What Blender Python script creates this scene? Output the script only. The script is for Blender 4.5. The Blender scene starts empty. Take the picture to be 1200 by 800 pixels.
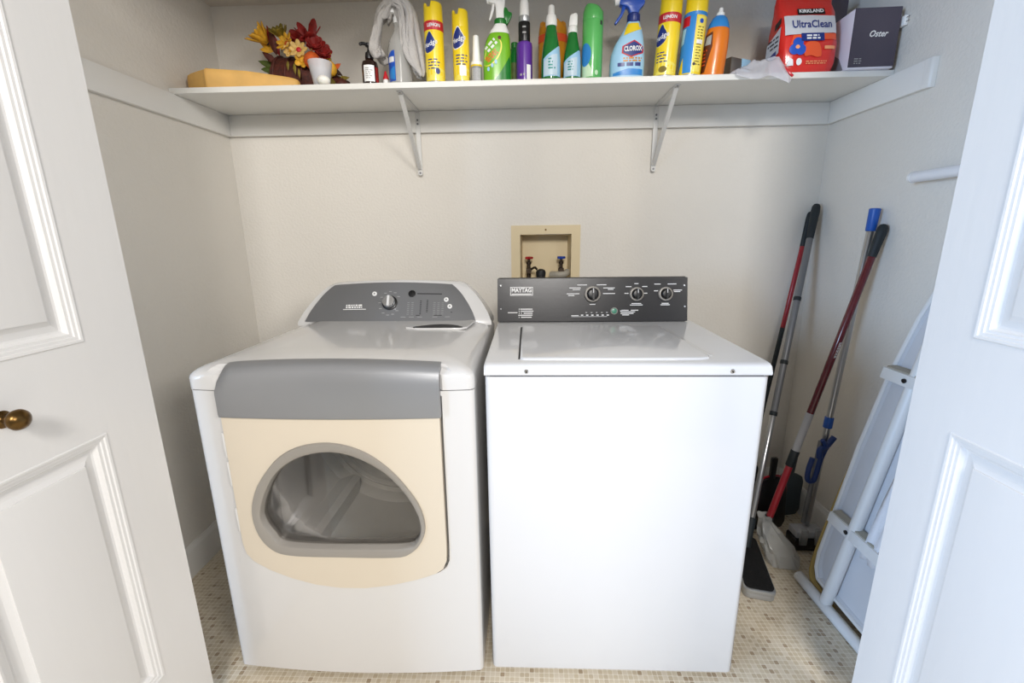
import bpy, bmesh, math, random
from mathutils import Vector, Matrix, Euler
random.seed(7)
SC = bpy.context.scene
COL = SC.collection
PI = math.pi

# ------------------------------------------------------------------ camera
F_PX, PITCH, ROLL, YAW = 519.37, 0.2348, 0.0123, -0.0377
CAM = Vector((0, -2.0122, 1.2395))
fw = Vector((math.sin(YAW)*math.cos(PITCH), math.cos(YAW)*math.cos(PITCH), -math.sin(PITCH)))
rt = Vector((math.cos(YAW), -math.sin(YAW), 0)); up = rt.cross(fw)
r2 = rt*math.cos(ROLL) - up*math.sin(ROLL); u2 = rt*math.sin(ROLL) + up*math.cos(ROLL)
cam = bpy.data.objects.new('camera', bpy.data.cameras.new('camera'))
cam.data.sensor_width = 36; cam.data.lens = F_PX/1200*36; cam.data.clip_start = 0.05
m3 = Matrix((r2, u2, -fw)).transposed()
cam.matrix_world = Matrix.Translation(CAM) @ m3.to_4x4()
COL.objects.link(cam); SC.camera = cam

# ------------------------------------------------------------------ world, lights, exposure
wd = bpy.data.worlds.new('room_light'); SC.world = wd; wd.use_nodes = True
wd.node_tree.nodes['Background'].inputs[0].default_value = (0.98, 0.98, 1.0, 1)
wd.node_tree.nodes['Background'].inputs[1].default_value = 0.27
def area(name, loc, target, size, sy, power, col):
    l = bpy.data.lights.new(name, 'AREA'); l.shape = 'RECTANGLE'; l.size = size; l.size_y = sy
    l.energy = power; l.color = col
    o = bpy.data.objects.new(name, l); o.location = loc
    o.rotation_euler = (Vector(target)-Vector(loc)).to_track_quat('-Z', 'Y').to_euler()
    COL.objects.link(o); return o
area('ceiling_lamp_light', (0.2, -3.7, 2.55), (0, 0, 1.2), 0.6, 0.6, 72, (1.0, 0.965, 0.925))
area('room_lamp_light', (2.6, -4.0, 2.5), (-0.7, -0.4, 1.2), 0.9, 0.9, 75, (1.0, 0.96, 0.91))
area('window_daylight', (-3.2, -3.4, 1.5), (0.9, -0.6, 1.1), 1.5, 1.5, 165, (0.47, 0.68, 1.0))
vs = SC.view_settings
vs.view_transform = 'Standard'; vs.look = 'None'; vs.gamma = 1; vs.use_curve_mapping = False
vs.exposure = 0.07

# ------------------------------------------------------------------ materials
def lin(c):
    if isinstance(c, str):
        c = [int(c[i:i+2], 16)/255 for i in (0, 2, 4)]
    return tuple(((x/12.92) if x <= 0.04045 else ((x+0.055)/1.055)**2.4) for x in c) + (1,)
MATS = {}
def M(name, col, rough=0.5, metal=0.0, bump=None, var=None, coat=0.0, spec=0.5, trans=0.0, alpha=1.0, sub=0.0, aniso=None):
    m = bpy.data.materials.new(name); m.use_nodes = True; MATS[name] = m
    nt = m.node_tree; b = nt.nodes['Principled BSDF']
    b.inputs['Base Color'].default_value = lin(col); b.inputs['Roughness'].default_value = rough
    b.inputs['Metallic'].default_value = metal; b.inputs['Coat Weight'].default_value = coat
    b.inputs['Coat Roughness'].default_value = 0.08
    b.inputs['Specular IOR Level'].default_value = spec
    b.inputs['Transmission Weight'].default_value = trans; b.inputs['Alpha'].default_value = alpha
    if sub: b.inputs['Subsurface Weight'].default_value = sub; b.inputs['Subsurface Radius'].default_value = (.01, .008, .006)
    tc = nt.nodes.new('ShaderNodeTexCoord')
    if var:
        n = nt.nodes.new('ShaderNodeTexNoise'); n.inputs['Scale'].default_value = var[0]; n.inputs['Detail'].default_value = 4
        nt.links.new(tc.outputs['Object'], n.inputs['Vector'])
        r = nt.nodes.new('ShaderNodeValToRGB')
        c = lin(col); k = var[1]
        r.color_ramp.elements[0].position = .3; r.color_ramp.elements[1].position = .7
        r.color_ramp.elements[0].color = tuple(x*(1-k) for x in c[:3])+(1,)
        r.color_ramp.elements[1].color = tuple(min(1, x*(1+k)) for x in c[:3])+(1,)
        nt.links.new(n.outputs['Fac'], r.inputs['Fac']); nt.links.new(r.outputs['Color'], b.inputs['Base Color'])
    if bump:
        n = nt.nodes.new('ShaderNodeTexNoise'); n.inputs['Scale'].default_value = bump[0]; n.inputs['Detail'].default_value = 3
        src = tc.outputs['Object']
        if aniso:
            mp = nt.nodes.new('ShaderNodeMapping'); mp.inputs['Scale'].default_value = aniso
            nt.links.new(src, mp.inputs['Vector']); src = mp.outputs['Vector']
        nt.links.new(src, n.inputs['Vector'])
        bp = nt.nodes.new('ShaderNodeBump'); bp.inputs['Strength'].default_value = bump[1]; bp.inputs['Distance'].default_value = bump[2] if len(bump) > 2 else .002
        nt.links.new(n.outputs['Fac'], bp.inputs['Height']); nt.links.new(bp.outputs['Normal'], b.inputs['Normal'])
    return m
M('wall', 'dfdad1', .75, bump=(95, .5, .0035), var=(2.5, .015))
M('ceil', 'd2ccc2', .85, bump=(90, .4, .004))
M('trim', 'e6e4df', .42, bump=(30, .08))
M('shelf_white', 'ecebe6', .45, bump=(25, .06))
M('door_paint', 'dcdbda', .45, bump=(34, .35, .0016), aniso=(1, 1, .16))
M('brass', '6b5230', .3, 1.0, var=(40, .25))
M('enamel', 'd6d6d7', .16, coat=.6)
M('enamel_dryer', 'd3d2d1', .2, coat=.5)
M('seam', '2a2a2a', .7)
M('silver', '8f9092', .38, .35, bump=(60, .05), aniso=(1, 30, 30))
M('cream', 'd3c8b6', .42)
M('warm_grey', '97928b', .42, .15)
M('fascia', '77787a', .35, .35)
M('drum', 'c9c6c0', .6, .1)
M('dark', '161617', .45)
M('black', '0e0e10', .35)
M('panel_black', '1e1d1f', .3, .1, bump=(80, .05))
M('chrome', 'd8d8d8', .16, 1.0)
M('knob_white', 'eeeeee', .25, .2)
M('print_white', 'e9e9e9', .6)
M('print_grey', 'a5a5a5', .6)
M('print_dark', '3a3a3c', .6)
M('green_led', '4b8a72', .3)
M('bracket', 'd5d4d1', .4, .1)
M('box_cream', 'd8c6a0', .5)
M('valve_metal', '4a3f35', .4, .9)
M('red_paint', 'a01c1c', .4); M('blue_paint', '1d3f9c', .4)
M('rubber', '141414', .6)
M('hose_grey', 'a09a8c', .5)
M('yellow', 'f2d21c', .32, coat=.3); M('yellow_light', 'f5e262', .32, coat=.3); M('red', 'c3202b', .35, coat=.2)
M('navy', '1c2f78', .35); M('white', 'f2f2f0', .4); M('lime', '76b820', .28, coat=.3, sub=.1); M('green_dark', '1f7a2c', .28)
M('purple', '5a2a93', .3, coat=.3); M('grey', '8d8d8f', .4); M('orange', 'e27a1c', .3, coat=.3); M('amber', 'cf8a1e', .3)
M('sky', '9fcbe8', .4); M('blue', '1f52b8', .3, coat=.2); M('blue_mid', '2f86cf', .35); M('bottle_green', '17702d', .14, coat=.5)
M('aero_green', '5ab860', .3, coat=.3); M('aero_pale', 'cfeecb', .35); M('brown_glass', '26140e', .1, coat=.5)
M('label_brown', '5c2a14', .5); M('red_bag', 'd42a22', .3, coat=.4, bump=(14, .35, .01)); M('silver_bag', 'c9cbd0', .3, coat=.3)
M('red_orange', 'e4572b', .35); M('box_purple', '4b4552', .5); M('card_white', 'e2e0ea', .6); M('foil', '8d8880', .3, .8)
M('label_pale', 'c3d8e6', .4); M('peach', 'f0a070', .4); M('teal', '2f8f8a', .4)
M('cork', 'd7a95c', .6, var=(14, .12), bump=(60, .1))
M('wax', 'f4f2ea', .5, sub=.2)
M('towel', 'b9b5b1', .95, bump=(260, .9, .004), var=(30, .06))
M('petal_yellow', 'dba42a', .6, var=(60, .25)); M('petal_red', '8c1a14', .6, var=(60, .3)); M('petal_orange', 'c5561a', .6, var=(60, .25))
M('petal_pale', 'd9b46a', .6, var=(60, .2)); M('leaf_green', '4a5a1e', .6, var=(50, .3)); M('leaf_olive', '7b6a1c', .6, var=(50, .3))
M('wicker', '4b1c10', .7, bump=(90, .8, .004), var=(70, .4)); M('seed', '2c170c', .8)
M('pole_grey', '7c7d80', .4, .4); M('pole_red', '9c1626', .3, coat=.3); M('maroon', '5e0f1e', .25, coat=.5); M('pole_silver', 'b5b5b5', .28, .9)
M('grip', '1a2226', .6); M('blue_plastic', '1c57b0', .4); M('blue_dark', '1e3a78', .4); M('pad_black', '0b0b0c', .95, bump=(220, .8, .004))
M('alu', 'b9bcbf', .35, .7); M('bristle', '0d0d0e', .9, bump=(160, .8, .004), aniso=(8, 8, .3)); M('pan_grey', '46525a', .5)
M('iron_white', 'dcdcdb', .4); M('iron_pale', 'c9cace', .55, var=(6, .03)); M('tan_pad', 'a88d50', .9, bump=(120, .4, .003)); M('pad_cloth', 'dcdde2', .9, bump=(120, .3, .003))
M('rod_white', 'e8e8ea', .35)
M('sticker', 'b5b5b8', .5)

def glassy(name, tint, gloss_rough=.03, base=.06, fac=.5):
    m = bpy.data.materials.new(name); m.use_nodes = True; MATS[name] = m
    nt = m.node_tree; nt.nodes.clear()
    o = nt.nodes.new('ShaderNodeOutputMaterial'); t = nt.nodes.new('ShaderNodeBsdfTransparent'); g = nt.nodes.new('ShaderNodeBsdfGlossy')
    t.inputs[0].default_value = tint; g.inputs['Roughness'].default_value = gloss_rough
    lw = nt.nodes.new('ShaderNodeFresnel'); lw.inputs[0].default_value = 1.45
    mx = nt.nodes.new('ShaderNodeMixShader')
    nt.links.new(lw.outputs[0], mx.inputs[0]); nt.links.new(t.outputs[0], mx.inputs[1]); nt.links.new(g.outputs[0], mx.inputs[2])
    nt.links.new(mx.outputs[0], o.inputs[0]); return m
glassy('window_glass', (.88, .87, .86, 1))
def milky(name, col, k, rough=.25):
    m = bpy.data.materials.new(name); m.use_nodes = True; MATS[name] = m
    nt = m.node_tree; b = nt.nodes['Principled BSDF']; o = nt.nodes['Material Output']
    b.inputs['Base Color'].default_value = lin(col); b.inputs['Roughness'].default_value = rough
    t = nt.nodes.new('ShaderNodeBsdfTransparent'); t.inputs[0].default_value = (.96, .96, .96, 1)
    mx = nt.nodes.new('ShaderNodeMixShader'); mx.inputs[0].default_value = k
    nt.links.new(t.outputs[0], mx.inputs[1]); nt.links.new(b.outputs[0], mx.inputs[2]); nt.links.new(mx.outputs[0], o.inputs[0]); return m
milky('clear_plastic', 'd7d7d4', .38, .15); milky('frosted', 'dedee2', .6, .3); milky('bag_plastic', 'e0e0dc', .42, .15); milky('zip_plastic', 'e4e4ea', .5, .15)

def floor_mat():
    m = bpy.data.materials.new('mosaic_vinyl'); m.use_nodes = True; MATS['floor'] = m
    nt = m.node_tree; b = nt.nodes['Principled BSDF']; N = nt.nodes.new; L = nt.links.new
    g = N('ShaderNodeNewGeometry')
    sc = N('ShaderNodeVectorMath'); sc.operation = 'SCALE'; sc.inputs['Scale'].default_value = 1/.0142
    L(g.outputs['Position'], sc.inputs[0])
    fl = N('ShaderNodeVectorMath'); fl.operation = 'FLOOR'; L(sc.outputs[0], fl.inputs[0])
    fr = N('ShaderNodeVectorMath'); fr.operation = 'FRACTION'; L(sc.outputs[0], fr.inputs[0])
    mz = N('ShaderNodeVectorMath'); mz.operation = 'MULTIPLY'; mz.inputs[1].default_value = (1, 1, 0); L(fl.outputs[0], mz.inputs[0])
    wn = N('ShaderNodeTexWhiteNoise'); wn.noise_dimensions = '3D'; L(mz.outputs[0], wn.inputs['Vector'])
    rp = N('ShaderNodeValToRGB'); rp.color_ramp.interpolation = 'CONSTANT'
    els = rp.color_ramp.elements; els[0].position = 0; els[0].color = lin('a8947a')
    els[1].position = .06; els[1].color = lin('c2b298')
    for p, c in ((.25, 'cdbfa6'), (.55, 'd3c6b0'), (.8, 'c9ba9f')):
        e = els.new(p); e.color = lin(c)
    L(wn.outputs['Value'], rp.inputs['Fac'])
    # rounded tile mask
    sub = N('ShaderNodeVectorMath'); sub.operation = 'SUBTRACT'; sub.inputs[1].default_value = (.5, .5, .5); L(fr.outputs[0], sub.inputs[0])
    ab = N('ShaderNodeVectorMath'); ab.operation = 'ABSOLUTE'; L(sub.outputs[0], ab.inputs[0])
    sp = N('ShaderNodeSeparateXYZ'); L(ab.outputs[0], sp.inputs[0])
    px = N('ShaderNodeMath'); px.operation = 'POWER'; px.inputs[1].default_value = 5; L(sp.outputs[0], px.inputs[0])
    py = N('ShaderNodeMath'); py.operation = 'POWER'; py.inputs[1].default_value = 5; L(sp.outputs[1], py.inputs[0])
    ad = N('ShaderNodeMath'); ad.operation = 'ADD'; L(px.outputs[0], ad.inputs[0]); L(py.outputs[0], ad.inputs[1])
    mr = N('ShaderNodeMapRange'); mr.inputs[1].default_value = .41**5; mr.inputs[2].default_value = .46**5; L(ad.outputs[0], mr.inputs[0])
    mx = N('ShaderNodeMixRGB'); mx.inputs[2].default_value = lin('e0d6c4'); L(mr.outputs[0], mx.inputs[0]); L(rp.outputs[0], mx.inputs[1])
    L(mx.outputs[0], b.inputs['Base Color']); b.inputs['Roughness'].default_value = .42
    bp = N('ShaderNodeBump'); bp.inputs['Strength'].default_value = .25; bp.inputs['Distance'].default_value = .0006; bp.invert = True
    L(mr.outputs[0], bp.inputs['Height']); L(bp.outputs['Normal'], b.inputs['Normal'])
floor_mat()

# ------------------------------------------------------------------ mesh helpers
def NB(): return bmesh.new()
def fix(o, bm, smooth=38):
    bmesh.ops.recalc_face_normals(bm, faces=bm.faces)
    bm.to_mesh(o.data); bm.free()
    if smooth:
        for p in o.data.polygons: p.use_smooth = True
        o.data.set_sharp_from_angle(angle=math.radians(smooth))
def mk(name, bm, mat, parent=None, smooth=38, label=None, kind=None):
    """one mesh object; coordinates are world when parent has a stored offset 'w', else local to the parent"""
    me = bpy.data.meshes.new(name); o = bpy.data.objects.new(name, me); COL.objects.link(o)
    fix(o, bm, smooth); me.materials.append(MATS[mat])
    if parent is not None:
        off = WOFF.get(parent.name)
        if off is not None: me.transform(off.inverted())
        o.parent = parent
        if off is not None: WOFF[o.name] = Matrix.Identity(4) @ off
    if label: o['label'] = label
    if kind: o['kind'] = kind
    return o
WOFF = {}
def thing(name, label, cat, loc, rot=(0, 0, 0), group=None, world=False, kind=None):
    o = bpy.data.objects.new(name, None); COL.objects.link(o); o.location = loc; o.rotation_euler = rot
    o.empty_display_size = .05
    if label: o['label'] = label
    if cat: o['category'] = cat
    if group: o['group'] = group
    if kind: o['kind'] = kind
    if world: WOFF[o.name] = Matrix.LocRotScale(Vector(loc), Euler(rot), None)
    return o
def struct(name, bm, mat, smooth=38, label=None, cat=None):
    o = mk(name, bm, mat, None, smooth); o['kind'] = 'structure'
    if label: o['label'] = label
    if cat: o['category'] = cat
    return o
def box(bm, x0, x1, y0, y1, z0, z1, bev=0, seg=2):
    t = NB() if bev else bm
    v = [t.verts.new(p) for p in ((x0,y0,z0),(x1,y0,z0),(x1,y1,z0),(x0,y1,z0),(x0,y0,z1),(x1,y0,z1),(x1,y1,z1),(x0,y1,z1))]
    for f in ((3,2,1,0),(4,5,6,7),(0,1,5,4),(1,2,6,5),(2,3,7,6),(3,0,4,7)): t.faces.new([v[i] for i in f])
    if bev:
        bmesh.ops.bevel(t, geom=list(t.edges), offset=bev, segments=seg, affect='EDGES', profile=.5)
        merge(bm, t)
    return bm
def merge(bm, t, mat=None):
    me = bpy.data.meshes.new('tmp'); t.to_mesh(me); t.free()
    if mat is not None: me.transform(mat)
    bm.from_mesh(me); bpy.data.meshes.remove(me)
def rings(bm, secs, cap0=True, cap1=True, closed=True):
    vs_ = [[bm.verts.new(p) for p in s] for s in secs]
    n = len(secs[0])
    for a, b in zip(vs_, vs_[1:]):
        for i in range(n if closed else n-1):
            j = (i+1) % n
            try: bm.faces.new((a[i], a[j], b[j], b[i]))
            except ValueError: pass
    if cap0: bm.faces.new(list(reversed(vs_[0])))
    if cap1: bm.faces.new(vs_[-1])
    return vs_
def lathe(bm, prof, seg=32, cx=0, cy=0, z0=0, b=1.0, topf=None):
    """prof = [(z, r)]; b squeezes in y; topf(theta, z, i) adds to z"""
    secs = []
    for i, (z, r) in enumerate(prof):
        s = []
        for k in range(seg):
            t = 2*PI*k/seg
            zz = z + (topf(t, z, i) if topf else 0)
            s.append((cx+r*math.sin(t), cy-b*r*math.cos(t), z0+zz))
        secs.append(s)
    rings(bm, secs); return bm
def superloft(bm, prof, seg=40, p=2.6):
    """prof = [(z, a, b, cx, cy)] superellipse sections"""
    secs = []
    for z, a, b, cx, cy in prof:
        s = []
        for k in range(seg):
            t = 2*PI*k/seg; c, d = math.cos(t), math.sin(t)
            s.append((cx + a*math.copysign(abs(d)**(2/p), d), cy - b*math.copysign(abs(c)**(2/p), c), z))
        secs.append(s)
    rings(bm, secs); return bm
def tube(bm, pts, r, seg=14, caps=True):
    pts = [Vector(p) for p in pts]; rr = r if isinstance(r, (list, tuple)) else [r]*len(pts)
    secs = []; prev = None
    for i, p in enumerate(pts):
        d = (pts[min(i+1, len(pts)-1)] - pts[max(i-1, 0)]).normalized()
        if prev is None:
            a = Vector((0, 0, 1)) if abs(d.z) < .9 else Vector((1, 0, 0))
            n = d.cross(a).normalized()
        else: n = (prev - d*prev.dot(d)).normalized()
        prev = n; b = d.cross(n)
        secs.append([p + (n*math.cos(2*PI*k/seg) + b*math.sin(2*PI*k/seg))*rr[i] for k in range(seg)])
    rings(bm, secs, caps, caps); return bm
def prism(bm, poly, y0, y1, bev=0, seg=2, plane='xz'):
    t = NB()
    mp = {'xz': lambda a, b, d: (a, d, b), 'xy': lambda a, b, d: (a, b, d), 'yz': lambda a, b, d: (d, a, b)}[plane]
    rings(t, [[mp(a, b, y0) for a, b in poly], [mp(a, b, y1) for a, b in poly]])
    if bev:
        bmesh.ops.recalc_face_normals(t, faces=t.faces)
        bmesh.ops.bevel(t, geom=list(t.edges), offset=bev, segments=seg, affect='EDGES', profile=.5)
    merge(bm, t); return bm
def smooth_poly(pts, n=4):
    out = []; N_ = len(pts)
    for i in range(N_):
        p0, p1, p2, p3 = (Vector(pts[(i+k-1) % N_]) for k in range(4))
        for s in range(n):
            t = s/n
            out.append(tuple(.5*((2*p1) + (p2-p0)*t + (2*p0-5*p1+4*p2-p3)*t*t + (3*p1-p0-3*p2+p3)*t**3)))
    return out
def smooth_path(pts, n=6):
    P = [Vector(p) for p in pts]; P = [2*P[0]-P[1]] + P + [2*P[-1]-P[-2]]; out = []
    for i in range(1, len(P)-2):
        p0, p1, p2, p3 = P[i-1:i+3]
        for s in range(n):
            t = s/n; out.append(.5*((2*p1) + (p2-p0)*t + (2*p0-5*p1+4*p2-p3)*t*t + (3*p1-p0-3*p2+p3)*t**3))
    out.append(P[-2]); return out
def rrect(x0, x1, z0, z1, r, n=5):
    o = []
    for cx, cz, a in ((x1-r, z1-r, 0), (x0+r, z1-r, PI/2), (x0+r, z0+r, PI), (x1-r, z0+r, 1.5*PI)):
        for k in range(n+1):
            t = a + PI/2*k/n; o.append((cx+r*math.cos(t), cz+r*math.sin(t)))
    return o
def ray_poly(c, t, poly):
    d = (math.cos(t), math.sin(t)); best = None
    for i in range(len(poly)):
        a = poly[i]; b = poly[(i+1) % len(poly)]
        ex, ez = b[0]-a[0], b[1]-a[1]; den = d[0]*ez - d[1]*ex
        if abs(den) < 1e-12: continue
        qx, qz = a[0]-c[0], a[1]-c[1]
        s = (qx*ez - qz*ex)/den; u = (qx*d[1] - qz*d[0])/den
        if s > 0 and -1e-9 <= u <= 1+1e-9 and (best is None or s > best): best = s
    return best
def ring_panel(bm, inner, outer, c, yf, thick, nrad=5, nang=96, inner_wall=True):
    """plate between two outlines in (x,z), its front following y = yf(x)"""
    angs = sorted(set([round(2*PI*k/nang, 5) for k in range(nang)] + [round(math.atan2(p[1]-c[1], p[0]-c[0]) % (2*PI), 5) for p in list(outer)]))
    fr = []; bk = []
    for t in angs:
        ri = ray_poly(c, t, inner) if inner else 0.0; ro = ray_poly(c, t, outer)
        row = []; rb = []
        for k in range(nrad+1):
            r = ri + (ro-ri)*k/nrad; x = c[0]+r*math.cos(t); z = c[1]+r*math.sin(t)
            row.append(bm.verts.new((x, yf(x), z)))
            if k in (0, nrad): rb.append(bm.verts.new((x, yf(x)+thick, z)))
        fr.append(row); bk.append(rb)
    n = len(angs)
    for i in range(n):
        j = (i+1) % n
        for k in range(nrad): bm.faces.new((fr[i][k], fr[j][k], fr[j][k+1], fr[i][k+1]))
        bm.faces.new((fr[i][0], bk[i][0], bk[j][0], fr[j][0]))
        bm.faces.new((fr[i][nrad], fr[j][nrad], bk[j][1], bk[i][1]))
        bm.faces.new((bk[i][0], bk[i][1], bk[j][1], bk[j][0]))
    bmesh.ops.remove_doubles(bm, verts=bm.verts, dist=1e-6)
    return bm
def decal(bm, outline, fmap, nr=4, back=None):
    """thin printed patch: outline in (u,v), star-shaped about its centre, mapped by fmap(u,v)"""
    cu = sum(p[0] for p in outline)/len(outline); cv = sum(p[1] for p in outline)/len(outline)
    # densify
    den = []
    for i, p in enumerate(outline):
        q = outline[(i+1) % len(outline)]
        m_ = max(1, int(math.hypot(p[0]-q[0], p[1]-q[1])/.006))
        for s in range(m_): den.append((p[0]+(q[0]-p[0])*s/m_, p[1]+(q[1]-p[1])*s/m_))
    R = []
    for k in range(1, nr+1):
        R.append([bm.verts.new(fmap(cu+(a-cu)*k/nr, cv+(b-cv)*k/nr)) for a, b in den])
    c = bm.verts.new(fmap(cu, cv)); n = len(den)
    for i in range(n): bm.faces.new((c, R[0][i], R[0][(i+1) % n]))
    for a, b in zip(R, R[1:]):
        for i in range(n): bm.faces.new((a[i], b[i], b[(i+1) % n], a[(i+1) % n]))
    return bm
def ell(cu, cv, a, b, n=28, rot=0):
    c, s = math.cos(rot), math.sin(rot)
    return [(cu + a*math.cos(2*PI*k/n)*c - b*math.sin(2*PI*k/n)*s, cv + a*math.cos(2*PI*k/n)*s + b*math.sin(2*PI*k/n)*c) for k in range(n)]
def rect(u0, u1, v0, v1): return [(u0, v0), (u1, v0), (u1, v1), (u0, v1)]
def text(bm, s, size, fmap, cu=0, cv=0, rot=0, shear=0, bold=0, width=None):
    cu_ = bpy.data.curves.new('t', 'FONT'); cu_.body = s; cu_.size = size; cu_.align_x = 'CENTER'; cu_.align_y = 'CENTER'
    cu_.shear = shear; cu_.offset = bold; cu_.resolution_u = 2
    o = bpy.data.objects.new('t', cu_); COL.objects.link(o)
    dg = bpy.context.evaluated_depsgraph_get(); dg.update()
    me = bpy.data.meshes.new_from_object(o.evaluated_get(dg))
    bpy.data.objects.remove(o); bpy.data.curves.remove(cu_)
    k = 1
    if width:
        xs = [v.co.x for v in me.vertices]; k = width/(max(xs)-min(xs))
    c, sn = math.cos(rot), math.sin(rot)
    for v in me.vertices:
        u, w = v.co.x*k, v.co.y
        v.co = Vector(fmap(cu + u*c - w*sn, cv + u*sn + w*c))
    bm.from_mesh(me); bpy.data.meshes.remove(me); return bm
def lines(bm, fmap, u0, u1, v0, v1, n, seed=1, fill=.5, ragged=.35):
    """rows of small print too fine to read"""
    rd = random.Random(seed); h = (v1-v0)/n
    for i in range(n):
        v = v1 - h*(i+.5); u = u0; end = u0 + (u1-u0)*(1-ragged*rd.random())
        while u < end:
            w = min(end-u, h*rd.uniform(.6, 2.2))
            if w > h*.2: decal(bm, rect(u, u+w, v-h*fill/2, v+h*fill/2), fmap, 1)
            u += w + h*.45
    return bm
def cyl_map(prof, eps=.0006, cx=0, cy=0, b=1.0):
    def rad(z):
        for (z0, r0), (z1, r1) in zip(prof, prof[1:]):
            if z0 <= z <= z1 and z1 > z0: return r0 + (r1-r0)*(z-z0)/(z1-z0)
        return prof[-1][1] if z > prof[-1][0] else prof[0][1]
    def f(u, v):
        r = rad(v); t = u/max(r, .01)
        return (cx + (r+eps)*math.sin(t), cy - (b*r+eps)*math.cos(t), v)
    return f
def flat_map(y, eps=.0008): return lambda u, v: (u, y-eps, v)
def copy_tree(o, parent=None):
    c = o.copy(); COL.objects.link(c); c.parent = parent
    for ch in o.children: copy_tree(ch, c)
    return c

# ================================================================== the setting
XL, XR = -1.2793, 1.2325
ZC = 2.152; YF = -1.06; HEAD = 2.13
b = NB(); box(b, -3.2, 3.2, -4.2, .12, -.05, 0); struct('floor', b, 'floor', 0)
# back wall with the hole of the valve box
HX0, HX1, HZ0, HZ1 = -.034, .191, 1.02, 1.243
b = NB()
box(b, XL, HX0, 0, .11, 0, ZC); box(b, HX1, XR, 0, .11, 0, ZC); box(b, HX0, HX1, 0, .11, 0, HZ0); box(b, HX0, HX1, 0, .11, HZ1, ZC)
bmesh.ops.remove_doubles(b, verts=b.verts, dist=1e-6)
struct('wall_back', b, 'wall', 0)
b = NB(); box(b, XL-.11, XL, -1.18, .11, 0, ZC); struct('wall_left', b, 'wall', 0)
b = NB(); box(b, XR, XR+.11, -1.18, .11, 0, ZC); struct('wall_right', b, 'wall', 0)
b = NB(); box(b, XL-.11, XR+.11, -1.18, .11, ZC, ZC+.08); struct('ceiling', b, 'ceil', 0)
JL, JR = -1.03, 1.0
b = NB()
box(b, XL-.9, JL, -1.18, YF, 0, ZC+.3); box(b, JR, XR+.9, -1.18, YF, 0, ZC+.3); box(b, JL, JR, -1.18, YF, HEAD, ZC+.3)
struct('wall_front', b, 'wall', 0)
BB = .122
def base(name, x0, x1, y0, y1, ax, sgn):
    b = NB()
    prof = [(0, 0), (.013, 0), (.013, BB-.022), (.011, BB-.016), (.006, BB-.008), (.004, BB), (0, BB)]
    if ax == 'y':
        secs = [[(x0+sgn*d, y, z) for d, z in prof] for y in (y0, y1)]
    else:
        secs = [[(x, y0-d, z) for d, z in prof] for x in (x0, x1)]
    rings(b, secs); struct(name, b, 'trim', 30)
base('baseboard_left', XL, 0, YF, 0, 'y', 1); base('baseboard_right', XR, 0, YF, 0, 'y', -1); base('baseboard_back', XL+.013, XR-.013, 0, 0, 'x', 1)
ZS0, ZS1, DS, ZR = 1.7455, 1.7646, .3114, 1.6627
b = NB(); box(b, XL+.018, XR-.018, -.018, 0, ZR, ZS0-.0003, .0015); struct('trim_1', b, 'trim')
b = NB(); box(b, XL, XL+.018, -1.0, 0, ZR, ZS0-.0003, .0015); struct('trim_2', b, 'trim')
b = NB(); box(b, XR-.018, XR, -.452, 0, ZR, ZS0-.0003, .0015)
prism(b, [(XR, -.452), (XR-.018, -.452), (XR-.0165, -.476), (XR-.012, -.482), (XR, -.484)], ZR-.001, ZS0+.001, .001, 1, 'xy'); struct('trim_3', b, 'trim')

# ---- shelf (one board) and brackets
t = thing('wall_shelf', 'long white painted shelf board across the back wall', 'shelf', (0, -.15, ZS0), world=True)
b = NB(); box(b, XL+.001, XR-.001, -DS, -.0005, ZS0, ZS1-.0003, .0015); mk('board', b, 'shelf_white', t)
def bracket(x, label):
    t = thing('shelf_bracket', label, 'bracket', (x, -.02, 1.49), world=True, group='shelf brackets')
    b = NB(); prism(b, rrect(x-.0095, x+.0095, 1.493, ZS0-.003, .009, 4), -.0215, -.0185, .0006, 1); wp = mk('wall_plate', b, 'bracket', t)
    b = NB(); box(b, x-.0095, x+.0095, -.285, -.0215, ZS0-.0035, ZS0-.0006, .0006); mk('shelf_plate', b, 'bracket', t)
    b = NB(); prof = [(-.0085, 0), (-.007, -.006), (.007, -.006), (.0085, 0), (.006, 0), (.005, -.0035), (-.005, -.0035), (-.006, 0)]
    p0 = Vector((x, -.265, ZS0-.005)); p1 = Vector((x, -.024, 1.52)); d = (p1-p0).normalized(); n = Vector((0, d.z, -d.y))
    if n.y > 0: n = -n
    rings(b, [[p + Vector((u, 0, 0)) - n*v for u, v in prof] for p in (p0, p1)]); mk('brace', b, 'bracket', t)
    for z in (1.503, 1.695, 1.71):
        b = NB(); tube(b, [(x, -.0235, z), (x, -.0214, z)], .004, 10); mk('screw', b, 'pole_grey', wp)
    b = NB(); tube(b, [(x, -.276, ZS0-.0052), (x, -.276, ZS0-.0034)], .0035, 10); mk('screw', b, 'pole_grey', t)
bracket(-.457, 'white metal shelf bracket left of the valve box'); bracket(.525, 'white metal shelf bracket right of the valve box')

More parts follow.
